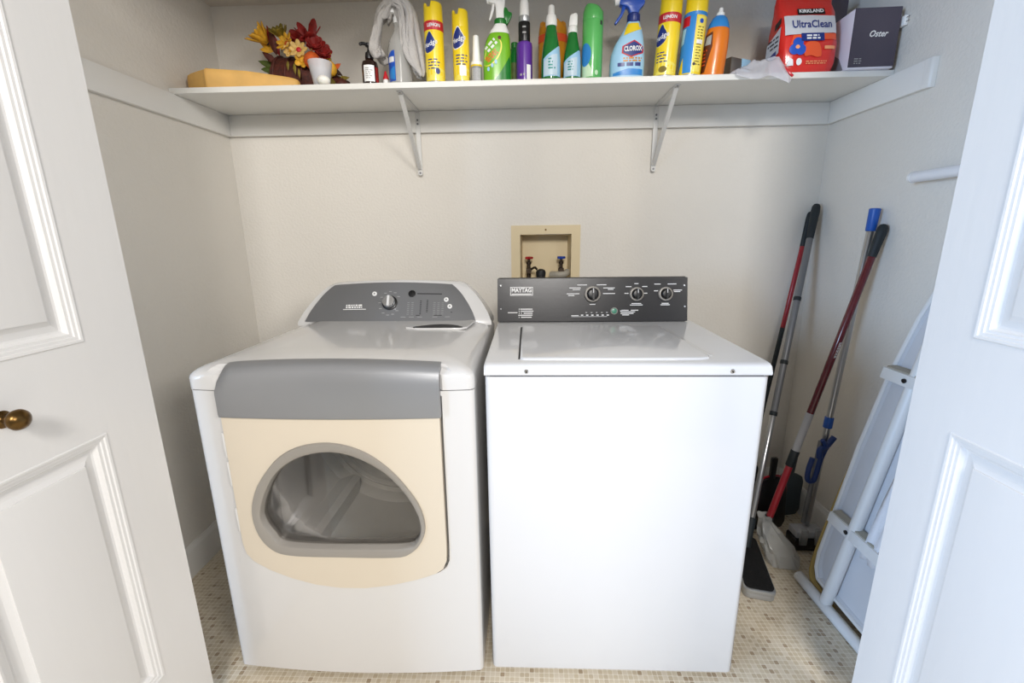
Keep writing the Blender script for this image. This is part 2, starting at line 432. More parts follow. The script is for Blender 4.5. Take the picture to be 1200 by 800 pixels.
# ---- bifold doors
def rect_rings(bm, a0, a1, z0, z1, steps, fmap):
    secs = [[fmap(a0+i, z0+i, d), fmap(a1-i, z0+i, d), fmap(a1-i, z1-i, d), fmap(a0+i, z1-i, d)] for i, d in steps]
    rings(bm, secs, False, True)
PANEL = [(0, 0), (.002, .0022), (.006, .0016), (.0075, -.0008), (.0125, -.0014), (.014, -.004), (.019, -.0046), (.0205, -.0085), (.024, -.0125), (.028, -.0135), (.040, -.0115), (.049, -.0075), (.0495, -.0045), (.052, -.004)]
def door(n, xe, sgn, w, stile, za, zb, zc, zd, label):
    """leading leaf stands square to the opening; sgn = direction its face looks"""
    t = thing('door_%d' % n, label, 'door', (xe, -1.1, .012), kind='structure', world=True)
    T = .034
    def leaf(x, s, ycut, parts=True):
        y1, y0 = ycut, ycut-w
        lf = NB(); fm = lambda a, z, d: (x+s*d, a, z)
        a0, a1 = y0+stile, y1-stile
        ys = (y0, a0, a1, y1); zs = (.012, za, zb, zc, zd, 2.09)
        V = {}
        for dd, tag_ in ((0, 'f'), (-T, 'b')):
            for i, y in enumerate(ys):
                for j, z in enumerate(zs): V[tag_, i, j] = lf.verts.new((x+s*dd, y, z))
        for tag_ in 'fb':
            for i in range(3):
                for j in range(5):
                    if i == 1 and j in (1, 3) and tag_ == 'f': continue
                    lf.faces.new([V[tag_, i, j], V[tag_, i+1, j], V[tag_, i+1, j+1], V[tag_, i, j+1]])
        for j in range(5):
            for i in (0, 3): lf.faces.new([V['f', i, j], V['f', i, j+1], V['b', i, j+1], V['b', i, j]])
        for i in range(3):
            for j in (0, 5): lf.faces.new([V['f', i, j], V['f', i+1, j], V['b', i+1, j], V['b', i, j]])
        lo = mk('leaf', lf, 'door_paint', t, 20)
        for z0, z1 in ((za, zb), (zc, zd)):
            p = NB(); rect_rings(p, a0, a1, z0, z1, PANEL, fm); mk('raised_panel', p, 'door_paint', lo, 12)
        return lo
    l1 = leaf(xe, sgn, -1.1)
    # pivot leaf folded behind it, its face to the jamb
    leaf(xe-sgn*(2*T+.012), -sgn, -1.1)
    if n == 1:
        kb = NB()
        kp = [(0, .014), (.002, .0145), (.005, .010), (.008, .0075), (.014, .0075), (.018, .011), (.023, .0155), (.029, .0172), (.034, .0155), (.0385, .010), (.041, .004), (.0415, .001)]
        rings(kb, [[(xe+sgn*d, -1.379+r*math.cos(2*PI*k/28), .962+r*math.sin(2*PI*k/28)) for k in range(28)] for d, r in kp])
        mk('knob', kb, 'brass', l1, label='aged brass door knob')
    for z in (.3, 1.05, 1.8):
        hb = NB(); hx = xe-sgn*(T+.006); tube(hb, [(hx, -1.1-w-.004, z-.04), (hx, -1.1-w-.004, z+.04)], .005, 10); mk('hinge', hb, 'chrome', t)
door(1, -.845, 1, .50, .121, .258, .866, 1.052, 1.93, 'white panelled bifold door with brass knob on the left')
door(2, .809, -1, .50, .098, .258, .863, 1.048, 1.93, 'white panelled bifold door without visible knob on the right')

# ---- recessed valve box
t = thing('washer_valve_box', 'cream recessed wall box holding the washer water valves', 'valve box', (.078, 0, 1.0), world=True)
b = NB(); ring_panel(b, [(HX0, HZ0), (HX1, HZ0), (HX1, HZ1), (HX0, HZ1)], [(-.074, .985), (.23, .985), (.23, 1.281), (-.074, 1.281)], (.078, 1.13), lambda x: -.007, .007, 1, 8)
mk('frame', b, 'box_cream', t, 20)
b = NB()
e = .001
x0, x1, z0, z1, yb = HX0+e, HX1-e, HZ0+e, HZ1-e, .085
for q_ in (((x0, -.006, z0), (x0, -.006, z1), (x0+.008, yb, z1-.006), (x0+.008, yb, z0)), ((x1, -.006, z0), (x1, -.006, z1), (x1-.008, yb, z1-.006), (x1-.008, yb, z0)),
           ((x0, -.006, z1), (x1, -.006, z1), (x1-.008, yb, z1-.006), (x0+.008, yb, z1-.006)), ((x0, -.006, z0), (x1, -.006, z0), (x1-.008, yb, z0), (x0+.008, yb, z0)),
           ((x0+.008, yb, z0), (x1-.008, yb, z0), (x1-.008, yb, z1-.006), (x0+.008, yb, z1-.006))):
    b.faces.new([b.verts.new(p) for p in q_])
bmesh.ops.remove_doubles(b, verts=b.verts, dist=1e-6); mk('recess', b, 'box_cream', t, 20)
b = NB(); tube(b, [(.078, -.0085, 1.262), (.078, -.006, 1.262)], .004, 10); mk('screw', b, 'brass', t)
def valve(x, hm):
    v = NB(); y = .035
    lathe(v, [(1.022, .009), (1.075, .009), (1.078, .013), (1.092, .013), (1.095, .008), (1.11, .008), (1.112, .011), (1.122, .011), (1.124, .006), (1.135, .006)], 16, x, y)
    tube(v, [(x, y, 1.085), (x, y-.03, 1.083)], .008, 12); tube(v, [(x, y-.028, 1.083), (x, y-.034, 1.083)], .012, 12)
    o = mk('valve', v, 'valve_metal', t)
    h = NB(); secs = []
    for z, k in ((1.134, .9), (1.136, 1), (1.143, 1), (1.145, .85)):
        secs.append([(x+k*(.0165+.003*math.cos(5*a))*math.cos(a), y+k*(.0165+.003*math.cos(5*a))*math.sin(a), z) for a in [2*PI*i/40 for i in range(40)]])
    rings(h, secs); mk('valve_handle', h, hm, o)
valve(.004, 'red_paint'); valve(.15, 'blue_paint')
b = NB(); tube(b, smooth_path([(.012, .02, 1.088), (.03, .01, 1.098), (.04, .0, 1.09)]), .005, 10); mk('lever', b, 'valve_metal', t)
b = NB(); lathe(b, [(1.05, .012), (1.053, .02), (1.075, .0225), (1.085, .019), (1.091, .008)], 20, .058, .01); mk('hose_coupling', b, 'rubber', t)
b = NB(); tube(b, smooth_path([(.105, .03, 1.063), (.135, .01, 1.065), (.165, .012, 1.068), (.18, .03, 1.075)]), .016, 14); mk('drain_hose', b, 'hose_grey', t)

# ---- closet rod on the right wall
t = thing('hanging_rod', 'white tubular rod along the right wall above the ironing board', 'rod', (1.198, -.5, 1.4), world=True)
b = NB(); tube(b, [(1.198, -.512, 1.4), (1.198, -1.0, 1.4)], .0165, 20); mk('rod', b, 'rod_white', t)
b = NB(); tube(b, [(1.198, -.505, 1.4), (1.198, -.515, 1.4)], [.0165, .0178], 20); mk('end_cap', b, 'white', t)
b = NB(); tube(b, [(1.198, -.86, 1.4), (XR+.001, -.86, 1.4)], .011, 14); tube(b, [(XR-.005, -.86, 1.4), (XR-.0003, -.86, 1.4)], .026, 18); mk('wall_mount', b, 'rod_white', t)

# ================================================================== washer
WX0, WX1, WYF, WYB = -.1065, .5745, -.988, -.335
t = thing('washing_machine', 'white top loading washing machine with black control panel', 'washer', ((WX0+WX1)/2, -.66, 0), world=True)
b = NB(); prism(b, rrect(WX0, WX1, WYF, WYB, .014, 4), .026, .9055, .004, 2, 'xy'); mk('cabinet', b, 'enamel', t)
b = NB(); box(b, WX0+.012, WX1-.012, WYF+.008, WYB, .9055, .911); mk('seam_shadow_gap', b, 'seam', t).name = 'seam_shade'  # dark-coloured strip stands in for the shade in the seam under the deck
# deck with rounded front edge
b = NB(); ys = [(WYF-.004, .911), (WYF-.006, .914), (WYF-.006, .927), (WYF-.003, .934), (WYF+.004, .938), (WYF+.016, .9395), (WYB, .9385), (WYB, .911)]
rings(b, [[(x, y, z) for y, z in ys] for x in (WX0-.001, WX0-.001, WX1+.001, WX1+.001)])
bmesh.ops.remove_doubles(b, verts=b.verts, dist=1e-6)
bmesh.ops.recalc_face_normals(b, faces=b.faces)
bmesh.ops.bevel(b, geom=[e for e in b.edges if abs(e.verts[0].co.x-e.verts[1].co.x) < 1e-6 and len(e.link_faces) == 2 and max(v.co.z for v in e.verts) > .93], offset=.004, segments=2, affect='EDGES')
dk = mk('deck', b, 'enamel', t)
# lid
LX0, LX1, LYF, LYB = -.020, .452, -.955, -.56
b = NB(); secs = []
lid_out = lambda i: [(LX0+i, LYB), (LX0+i, LYF+.008+i), (LX0+.008+i, LYF+i), ((LX0+LX1)/2, LYF-.004+i), (LX1-.03-i, LYF+i), (LX1-.008-i, LYF+.008+i), (LX1-i, LYF+.03+i), (LX1-.02-i, LYB)]
for i, z in ((0, .938), (0, .9418), (.002, .9438), (.006, .9445)): secs.append([(x, y, z) for x, y in lid_out(i)])
rings(b, secs); ld = mk('lid', b, 'enamel', t, 30)
b = NB(); box(b, LX0-.005, LX0-.0005, LYF+.005, LYB, .9392, .9402); box(b, LX0-.004, LX1-.01, LYB, LYB+.004, .9391, .9402); mk('lid_gap', b, 'seam', t)
b = NB(); prism(b, [(LX1+.0008, LYF+.03), (LX1+.010, LYF+.03), (LX1-.008, LYB), (LX1-.0185, LYB)], .939, .9425, .001, 1, 'xy'); mk('lid_rim', b, 'enamel', t)
for x in (-.005, .482):
    b = NB(); tube(b, [(x, WYF-.006, .921), (x, WYF-.0085, .921)], [.0058, .004], 16); s = mk('screw', b, 'chrome', dk)
    b = NB(); tube(b, [(x, WYF-.0082, .921), (x, WYF-.0092, .921)], .0022, 8); mk('screw_recess', b, 'dark', dk)
# control console
PY0, PY1, PZ0, PZ1 = -.462, -.432, .9395, 1.089
PX0, PX1 = -.1085, .5565
b = NB(); prism(b, [(PY0, PZ0), (PY1, PZ1), (PY1+.012, PZ1+.004), (WYB, PZ1-.01), (WYB, PZ0)], PX0+.002, PX1-.002, .003, 2, 'yz'); cs = mk('console_housing', b, 'panel_black', t)
def wmap(u, v, e=0):
    k = (v-PZ0)/(PZ1-PZ0); n = Vector((0, -(PZ1-PZ0), -(PY1-PY0)*-1)).normalized()
    return Vector((u, PY0+(PY1-PY0)*k, v)) + Vector((0, -.98, .196))*e
b = NB(); secs = []
po = rrect(PX0, PX1, PZ0+.001, PZ1+.001, .003, 3)
rings(b, [[wmap(u, v, .001) for u, v in po], [wmap(u, v, .0045) for u, v in po], [wmap((u-.224)*.998+.224, (v-1.014)*.99+1.014, .0055) for u, v in po]]); cp = mk('control_panel', b, 'panel_black', t)
pm = lambda u, v: wmap(u, v, .0062)
b = NB(); mb = NB()
for u0, u1, v0, v1 in ((-.063, .017, 1.0585, 1.0605), (-.063, .017, 1.031, 1.033), (-.063, -.061, 1.033, 1.0585), (.015, .017, 1.033, 1.0585)): decal(b, rect(u0, u1, v0, v1), pm, 1)
text(b, 'MAYTAG', .020, pm, -.023, 1.049, bold=.0007, width=.07)
decal(b, rect(-.058, .012, 1.0345, 1.0375), pm, 1)
mk('brand_badge', b, 'print_white', cp, 0)
def dial(u, v, r, ndl=True):
    o = wmap(u, v, .0055); nn = Vector((0, -.98, .196)); a1 = Vector((1, 0, 0)); a2 = nn.cross(a1)
    def ringpts(rr, e, n=36): return [o + nn*e + (a1*math.cos(2*PI*k/n) + a2*math.sin(2*PI*k/n))*rr for k in range(n)]
    q = NB(); rings(q, [ringpts(r, 0), ringpts(r, .008), ringpts(r*.94, .011), ringpts(r*.78, .012), ringpts(r*.76, .009)], True, True); d = mk('dial_skirt', q, 'warm_grey', t)
    q = NB(); rings(q, [ringpts(r*.74, .009), ringpts(r*.68, .02), ringpts(r*.58, .023), ringpts(r*.5, .0235)]); mk('dial_knob', q, 'black', d)
    q = NB()
    for s in (-1, 1):
        pass
    g = [(-.18*r, -.62*r), (.18*r, -.62*r), (.14*r, .7*r), (-.14*r, .7*r)]
    rings(q, [[o + nn*.0225 + a1*x - a2*y for x, y in g], [o + nn*.029 + a1*x*.8 - a2*y for x, y in g]]); mk('dial_grip', q, 'black', d)
    q = NB(); g = [(-.04*r, .1*r), (.04*r, .1*r), (.04*r, .66*r), (-.04*r, .66*r)]
    rings(q, [[o + nn*.0288 + a1*x - a2*y*(-1) for x, y in g], [o + nn*.0296 + a1*x - a2*y*(-1) for x, y in g]]); mk('pointer', q, 'print_white', d)
dial(.226, 1.034, .0285); dial(.379, 1.033, .0245); dial(.479, 1.033, .0245)
b = NB(); g0 = wmap(.302, .976, .0055); nn = Vector((0, -.98, .196)); a1 = Vector((1, 0, 0)); a2 = nn.cross(a1)
RP = lambda rr, e: [g0 + nn*e + (a1*math.cos(2*PI*k/24) + a2*math.sin(2*PI*k/24))*rr for k in range(24)]
rings(b, [RP(.0125, 0), RP(.0125, .003), RP(.0105, .004), RP(.0105, .0025)]); sb = mk('start_button', b, 'warm_grey', t)
b = NB(); rings(b, [RP(.0098, .002), RP(.009, .0045), RP(.006, .0052)]); mk('button_face', b, 'green_led', sb)
b = NB(); rd = random.Random(3)
def word(u, v, w, h=.0026): decal(b, rect(u-w/2, u+w/2, v-h/2, v+h/2), pm, 1)
for (u, v, w) in ((.165,1.056,.04),(.17,1.050,.026),(.158,1.036,.045),(.152,1.030,.022),(.19,1.066,.034),(.258,1.066,.034),(.284,1.055,.04),(.284,1.036,.042),(.226,.999,.02),(.29,1.05,.02)): word(u, v, w)
for (u, v, w) in ((.379,1.069,.014),(.352,1.059,.02),(.408,1.059,.018),(.345,1.036,.014),(.41,1.036,.014),(.379,1.001,.034),(.379,.996,.044)): word(u, v, w)
for (u, v, w) in ((.452,1.067,.022),(.502,1.067,.03),(.447,1.044,.014),(.522,1.046,.03),(.52,1.041,.022),(.479,1.001,.024),(.479,.996,.032)): word(u, v, w)
word(-.055, .972, .034); 
for i in range(5): word(-.004+rd.uniform(-.006, .01), .984-.007*i, rd.uniform(.03, .055), .003)
for u in (-.032, -.024): 
    for i in range(5): word(u, .984-.007*i, .002, .004)
word(.165, .9605, .026); word(.215, .957, .125, .0012)
for i in range(6): word(.19+.018*i, .962, .008, .004); word(.205+.018*i, .971, .006, .0015)
for (u, v, w) in ((.34,.978,.025),(.373,.978,.026),(.35,.9725,.05),(.347,.967,.045),(.342,.962,.024),(.325,.976,.004)): word(u, v, w)
mk('control_legends', b, 'print_white', cp, 0, kind='stuff')
for u, v in ((PX0+.012, 1.066), (PX0+.012, .985), (PX1-.012, 1.062), (PX1-.01, .99)):
    b = NB(); o = wmap(u, v, .005); tube(b, [o, o+nn*.0025], .003, 10); mk('screw', b, 'chrome', cp)
for x in (WX0+.05, WX1-.05):
    for y in (WYF+.06, WYB-.06):
        b = NB(); tube(b, [(x, y, .0003), (x, y, .03)], .02, 12); mk('foot', b, 'rubber', t)

# ================================================================== dryer
DX0, DX1, DYB = -.8465, -.1325, -.325
DXC = (DX0+DX1)/2; HWD = (DX1-DX0)/2
def yfr(x): u = min(1, abs((x-DXC)/HWD)); return -.992 - .018*(1-u*u)
t = thing('clothes_dryer', 'white front loading dryer with cream door and grey console', 'dryer', (DXC, -.65, 0), world=True)
DC = (-.4925, .58)
DOOR = [(-.7655, .8085), (-.766, .60), (-.766, .445), (-.760, .415), (-.742, .392), (-.70, .368), (-.64, .345), (-.575, .328), (-.51, .320), (-.44, .320), (-.37, .329), (-.30, .345), (-.25, .362), (-.229, .376), (-.219, .40), (-.2175, .44), (-.2175, .60), (-.2175, .8085)]
def grow(poly, c, d):
    return [(x+d*math.copysign(1, x-c[0]) if abs(x-c[0]) > .15 else x, z+d*math.copysign(1, z-c[1])) for x, z in poly]
# cabinet: front with the door opening, sides, back
opening = grow(DOOR, DC, .006); opening = [(x, min(z, .872)) if z > .8 else (x, z) for x, z in opening]; opening[0] = (opening[0][0], .872); opening[-1] = (opening[-1][0], .872)
b = NB()
ring_panel(b, opening, [(DX0+.014, .022), (DX1-.014, .022), (DX1-.014, .8735), (DX0+.014, .8735)], DC, yfr, .012, 5, 96)
def corner(x0, sgn):
    pts = []
    for k in range(7):
        a = PI/2*k/6; pts.append((x0+sgn*(.014-.014*math.sin(a)), yfr(x0+sgn*.014)+.014-.014*math.cos(a)))
    pts += [(x0, DYB), (x0+sgn*.012, DYB), (x0+sgn*.012, yfr(x0+sgn*.014)+.012)]
    rings(b, [[(x, y, z) for x, y in pts] for z in (.022, .8735)])
corner(DX0, 1); corner(DX1, -1)
box(b, DX0+.012, DX1-.012, DYB-.012, DYB, .022, .8735); box(b, DX0+.012, DX1-.012, -.97, DYB-.012, .022, .03)
cab = mk('cabinet', b, 'enamel_dryer', t, 30)
b = NB(); box(b, DX0+.006, DX1-.006, -.985, DYB, .8737, .877); mk('seam_shade', b, 'seam', t)  # shade of the seam below the dryer top, painted as a dark strip
# bulkhead behind door with round drum opening
b = NB(); ring_panel(b, [(DC[0]+.235*math.cos(2*PI*k/48), .555+.235*math.sin(2*PI*k/48)) for k in range(48)], rrect(DX0+.016, DX1-.016, .05, .868, .02), (DC[0], .555), lambda x: -.958, .01, 3, 64); mk('bulkhead', b, 'drum', t)
# drum
def cyl_ring(r, y, n=64): return [(DC[0]+r*math.cos(2*PI*k/n), y, .555+r*math.sin(2*PI*k/n)) for k in range(n)]
b = NB(); rings(b, [cyl_ring(.236, -.949), cyl_ring(.30, -.93), cyl_ring(.305, -.915), cyl_ring(.305, -.52), cyl_ring(.295, -.50), cyl_ring(.29, -.475), cyl_ring(.25, -.47), cyl_ring(.245, -.46), cyl_ring(.17, -.455), cyl_ring(.165, -.447), cyl_ring(.1, -.445)], False, True); dr = mk('drum', b, 'drum', t, 25)
for r in (.27, .2, .13):
    q = NB(); tube(q, [Vector(p) for p in cyl_ring(r, -.47 if r > .25 else -.458)] + [Vector(cyl_ring(r, -.47 if r > .25 else -.458)[0])], .004, 6, False); mk('drum_ridge', q, 'warm_grey', dr)
for a in (-2.25, -.35, 1.6):
    q = NB(); ca, sa = math.cos(a), math.sin(a); tx, tz = -sa, ca
    P = lambda rr, s, y: (DC[0]+ca*rr+tx*s, y, .555+sa*rr+tz*s)
    rings(q, [[P(.303, -.045, y), P(.25-.012*k, -.012, y), P(.245-.012*k, .012, y), P(.303, .045, y)] for y, k in ((-.9, 0), (-.72, 1), (-.52, 0))]); mk('baffle', q, 'drum', dr, 20)
# door parts
FR_O = [(-0.723,.545),(-.706,.604),(-.674,.655),(-.627,.706),(-.571,.736),(-.507,.747),(-.452,.74),(-.397,.716),(-.344,.67),(-.303,.614),(-.277,.563),(-.268,.504),(-.284,.457),(-.315,.426),(-.352,.417),(-.496,.418),(-.645,.4195),(-.693,.444),(-.717,.484)]
FR_I = [(-.698,.545),(-.672,.61),(-.636,.662),(-.582,.7),(-.522,.717),(-.465,.716),(-.411,.695),(-.362,.661),(-.32,.611),(-.29,.55),(-.282,.504),(-.292,.467),(-.32,.448),(-.433,.446),(-.637,.449),(-.676,.478),(-.695,.512)]
fo, fi = smooth_poly(FR_O, 4), smooth_poly(FR_I, 4)
dY = lambda d: (lambda x: yfr(x)-d)
b = NB(); ring_panel(b, [(DC[0]+(x-DC[0])*.98, DC[1]+(z-DC[1])*.98) for x, z in fo], DOOR, (-.4925, .575), dY(.010), .02, 6, 120); dd = mk('door', b, 'cream', t, 40, label='cream plastic dryer door panel')
b = NB(); c2 = (-.4925, .575)
# moulded window frame: ring with rounded section
angs = [2*PI*k/120 for k in range(120)]; secs = []
for kk, dep in ((1.0, .0085), (.97, .0135), (.9, .0165), (.35, .0165), (.12, .0135), (0, .006), (0, -.03), (1.0, -.008)):
    s = []
    for a in angs:
        ri, ro = ray_poly(c2, a, fi), ray_poly(c2, a, fo); r = ri+(ro-ri)*kk
        x = c2[0]+r*math.cos(a); s.append((x, yfr(x)-dep, c2[1]+r*math.sin(a)))
    secs.append(s)
secs.append(secs[0]); rings(b, secs, False, False); bmesh.ops.remove_doubles(b, verts=b.verts, dist=1e-6); wf = mk('window_frame', b, 'warm_grey', dd, 40)
b = NB(); ring_panel(b, None, [(c2[0]+(x-c2[0])*1.03, c2[1]+(z-c2[1])*1.03) for x, z in fi], c2, lambda x: yfr(x)+.004, .004, 5, 96); mk('window_glass', b, 'window_glass', wf, 40)
# silver handle strip that wraps over the top edge
b = NB(); secs = []
def crown(x): u = (x-DXC)/HWD; return .020*(1-u*u)
nS = 26
X0s, X1s = -.7655, -.2135
for k in range(nS+1):
    x = X0s+(X1s-X0s)*k/nS; y = yfr(x); cz = crown(x)
    ed = min(x-X0s, X1s-x); rr = .03; drop = (rr-math.sqrt(max(0, rr*rr-(rr-min(ed, rr))**2))) if (ed < rr and x < DXC) else 0
    prof = [(y-.006, .8095), (y-.0165, .8105), (y-.0185, .818), (y-.0185, .872), (y-.017, .892+cz*.4-drop*.5), (y-.012, .910+cz*.7-drop), (y-.003, .922+cz-drop), (y+.010, .9295+cz-drop), (y+.026, .9325+cz-drop), (y+.03, .928+cz-drop), (y+.012, .90), (y+.006, .82)]
    secs.append([(x, a, z) for a, z in prof])
rings(b, secs); mk('door_handle_strip', b, 'silver', dd, 40, label='brushed silver strip along the dryer door top')
b = NB(); box(b, -.2115, -.2075, -.995, -.97, .40, .9); mk('door_gap', b, 'seam', t)
for z in (.655, .735, .52):
    b = NB(); x = -.7705; box(b, x-.0035, x+.0035, yfr(x)-.009, yfr(x)+.005, z-.04, z+.03, .002); mk('hinge_cover', b, 'enamel_dryer', t)
# top with rounded shoulders
def outline(i, n=24):
    pts = []; r = .02
    x0, x1 = DX0-.001+i, DX1+.001-i
    def fy(x): return yfr(max(DX0, min(DX1, x))) - .004 + i
    for k in range(7):
        a = PI/2*k/6; xx = x0+r-r*math.cos(a); pts.append((xx, fy(x0+r)+r-r*math.sin(a)))
    for k in range(1, n): x = x0+r+(x1-x0-2*r)*k/n; pts.append((x, fy(x)))
    for k in range(7):
        a = PI/2*k/6; xx = x1-r+r*math.sin(a); pts.append((xx, fy(x1-r)+r-r*math.cos(a)))
    pts += [(x1, -.6), (x1, DYB-i), (x0, DYB-i), (x0, -.6)]
    return pts
def ztop(x, y):
    u = abs(x-DXC); k = 0 if u < .265 else min(1, (u-.265)/.085)
    return -.018*k*k*(3-2*k)
b = NB(); secs = []
for i, z in ((0, .877), (0, .906), (.002, .915), (.007, .923), (.015, .929), (.028, .934), (.055, .9385), (.095, .941), (.16, .9405)):
    secs.append([(x, y, z + (ztop(x, y)*min(1, max(0, (z-.905)/.02)))*.3 + crown(x)*.35*min(1, max(0, (z-.9)/.03))) for x, y in outline(i)])
# cut out the strip zone: push the front centre back under the silver strip
for s in secs:
    for k, (x, y, z) in enumerate(s):
        if X0s-.002 < x < X1s+.002 and y < -.955: s[k] = (x, max(y, yfr(x)+.024), z)
rings(b, secs, True, True); tp = mk('top', b, 'enamel_dryer', t, 35)
# console
def sect(z, xa, xb, ya, yb_, n=20):
    pts = []
    for k in range(n+1): x = xa+(xb-xa)*k/n; u = (x-(xa+xb)/2)/((xb-xa)/2); pts.append((x, ya+.018*abs(u)**3, z))
    return pts + [(xb, yb_, z), (xa, yb_, z)]
KC = -.4905
b = NB(); secs = []
for z, hw, ya in ((.925, .358, -.458), (.938, .357, -.456), (.97, .342, -.437), (1.0, .322, -.419), (1.03, .297, -.401), (1.05, .276, -.389), (1.064, .256, -.380), (1.072, .235, -.374), (1.0755, .205, -.366)):
    n = 20; pts = []
    for k in range(n+1):
        u = -1+2*k/n; x = KC+hw*u; zz = z + (.008*(1-u*u) if z > 1.04 else .008*(1-u*u)*max(0, (z-.94)/.1))
        pts.append((x, ya+.02*abs(u)**4, zz))
    pts += [(KC+hw, DYB, z), (KC-hw, DYB, z)]
    secs.append(pts)
rings(b, secs); con = mk('console', b, 'enamel_dryer', t, 35)
# grey fascia
def fas_pt(u, v, e=0):
    z = .9425 + v*.124
    tb = [(.925, .358, -.458), (.938, .357, -.456), (.97, .342, -.437), (1.0, .322, -.419), (1.03, .297, -.401), (1.05, .276, -.389), (1.064, .256, -.380), (1.08, .23, -.37)]
    for (z0, h0, y0), (z1, h1, y1) in zip(tb, tb[1:]):
        if z0 <= z <= z1: k = (z-z0)/(z1-z0); hw = h0+(h1-h0)*k; ya = y0+(y1-y0)*k; break
    hw = hw*.9-.006; x = KC-.012+hw*u
    return (x, ya-.003-e+.012*abs(u)**4, z + .010*(1-u*u)*v - .006*e/.004*0)
b = NB(); nu, nv = 28, 10
G = [[b.verts.new(fas_pt(-1+2*i/nu, j/nv, .0025)) for i in range(nu+1)] for j in range(nv+1)]
for j in range(nv):
    for i in range(nu): b.faces.new((G[j][i], G[j][i+1], G[j+1][i+1], G[j+1][i]))
bd = [G[0][i] for i in range(nu+1)] + [G[j][nu] for j in range(1, nv+1)] + [G[nv][i] for i in range(nu-1, -1, -1)] + [G[j][0] for j in range(nv-1, 0, -1)]
bk = [b.verts.new(v.co+Vector((0, .012, -.002))) for v in bd]
for i in range(len(bd)): j = (i+1) % len(bd); b.faces.new((bd[i], bk[i], bk[j], bd[j]))
fa = mk('control_fascia', b, 'fascia', con, 30, label='grey dryer control panel')
def fm_(x, z):
    v = (z-.9425)/.124
    hw0 = fas_pt(1, v)[0]-(KC-.012); u = (x-(KC-.012))/hw0
    p = fas_pt(u, v, .0034); return (x, p[1], z + .010*(1-u*u)*v)
def fdisc(x, z, r, e0, e1, k=1.0, n=32):
    p = Vector(fm_(x, z)); nn_ = Vector((0, -.86, .51)).normalized(); a1_ = Vector((1, 0, 0)); a2_ = nn_.cross(a1_)
    R_ = lambda rr, e: [p + nn_*e + (a1_*math.cos(2*PI*q/n)+a2_*math.sin(2*PI*q/n))*rr for q in range(n)]
    bb = NB(); rings(bb, [R_(r, e0), R_(r, e1*.8), R_(r*k, e1)]); return bb, p, nn_, a1_, a2_
bb, *_ = fdisc(-.504, 1.001, .0275, -.002, .004, .95); ko = mk('dial_surround', bb, 'black', con)
bb, p, nn_, a1_, a2_ = fdisc(-.504, 1.001, .0225, .003, .022, .93); kn = mk('cycle_dial', bb, 'chrome', con)
bb = NB(); g = [(-.0045, -.021), (.0045, -.021), (.0045, .021), (-.0045, .021)]
rings(bb, [[p+nn_*.021+a1_*x+a2_*y for x, y in g], [p+nn_*.028+a1_*x*.5+a2_*y*.9 for x, y in g]]); mk('dial_grip', bb, 'knob_white', kn)
for x, z in ((-.563, 1.030), (-.298, 1.012), (-.284, .99)):
    bb, *_ = fdisc(x, z, .0085, -.001, .003, .85, 20); bo = mk('push_button', bb, 'print_white', con)
    bb, *_ = fdisc(x, z, .0035, .0028, .0036, .9, 14); mk('button_icon', bb, 'grey', bo)
bb, *_ = fdisc(-.4245, 1.030, .0135, -.001, .002, .9, 26); mk('display_window', bb, 'black', con)
b = NB(); decal(b, rect(-.405, -.315, 1.0285, 1.0325), fm_, 1)
for x, n0, n1 in ((-.39, .965, 1.006), (-.366, .972, 1.008), (-.277+.0, .97, .978)):
    for i in range(9 if x < -.3 else 1):
        z = n0+(n1-n0)*i/8; decal(b, rect(x-.003, x+.003, z, z+.0025), fm_, 1)
for x in (-.405, -.34, -.325): decal(b, rect(x, x+.014, .9605, .963), fm_, 1)
mk('indicator_marks', b, 'print_dark', fa, 0, kind='stuff')
b = NB()
for k in range(11):
    a = .6+k*.5; xx = -.504+.037*math.cos(a); zz = 1.0+.037*math.sin(a)
    if zz < 1.045: decal(b, rect(xx-.005, xx+.005, zz-.001, zz+.001), fm_, 1)
for i in range(7):
    for x in (-.435, -.42, -.34, -.325, -.31): decal(b, rect(x-.004, x+.004, .965+.006*i, .966+.006*i), fm_, 1)
for x in (-.46, -.43, -.40, -.345, -.3): decal(b, rect(x, x+.018, .956, .9575), fm_, 1)
mk('control_legends', b, 'print_grey', fa, 0, kind='stuff')
b = NB(); lines(b, fm_, -.665, -.60, .985, .998, 2, 4, .7, .1); decal(b, rect(-.675, -.59, .981, .983), fm_, 1); mk('brand_lettering', b, 'print_white', fa, 0)
# lint screen slot on the top
b = NB(); prism(b, [(-.405, -.592), (-.36, -.612), (-.22, -.612), (-.2, -.595), (-.185, -.475), (-.2, -.468), (-.37, -.56)], .9440, .9500, .0015, 1, 'xy'); lt = mk('lint_screen_lid', b, 'enamel_dryer', tp)
b = NB(); prism(b, smooth_poly([(-.378, -.602), (-.34, -.572), (-.295, -.556), (-.25, -.568), (-.213, -.604), (-.25, -.608), (-.34, -.608)], 3), .9480, .9520, 0, 1, 'xy'); mk('finger_slot', b, 'dark', lt)
for x in (DX0+.06, DX1-.06):
    for y in (-.92, -.4):
        b = NB(); tube(b, [(x, y, .0003), (x, y, .026)], .02, 12); mk('foot', b, 'rubber', t)
SHELF_Z = ZS1
#==ITEMS==
# ================================================================== things on the shelf
SZ = SHELF_Z
def on_shelf(name, label, cat, x, y, rz=0, group=None, tilt=0): return thing(name, label, cat, (x, y, SZ), (0, tilt, rz), group)
FACE = lambda x, y: math.atan2(x-CAM.x, y-CAM.y)*-1

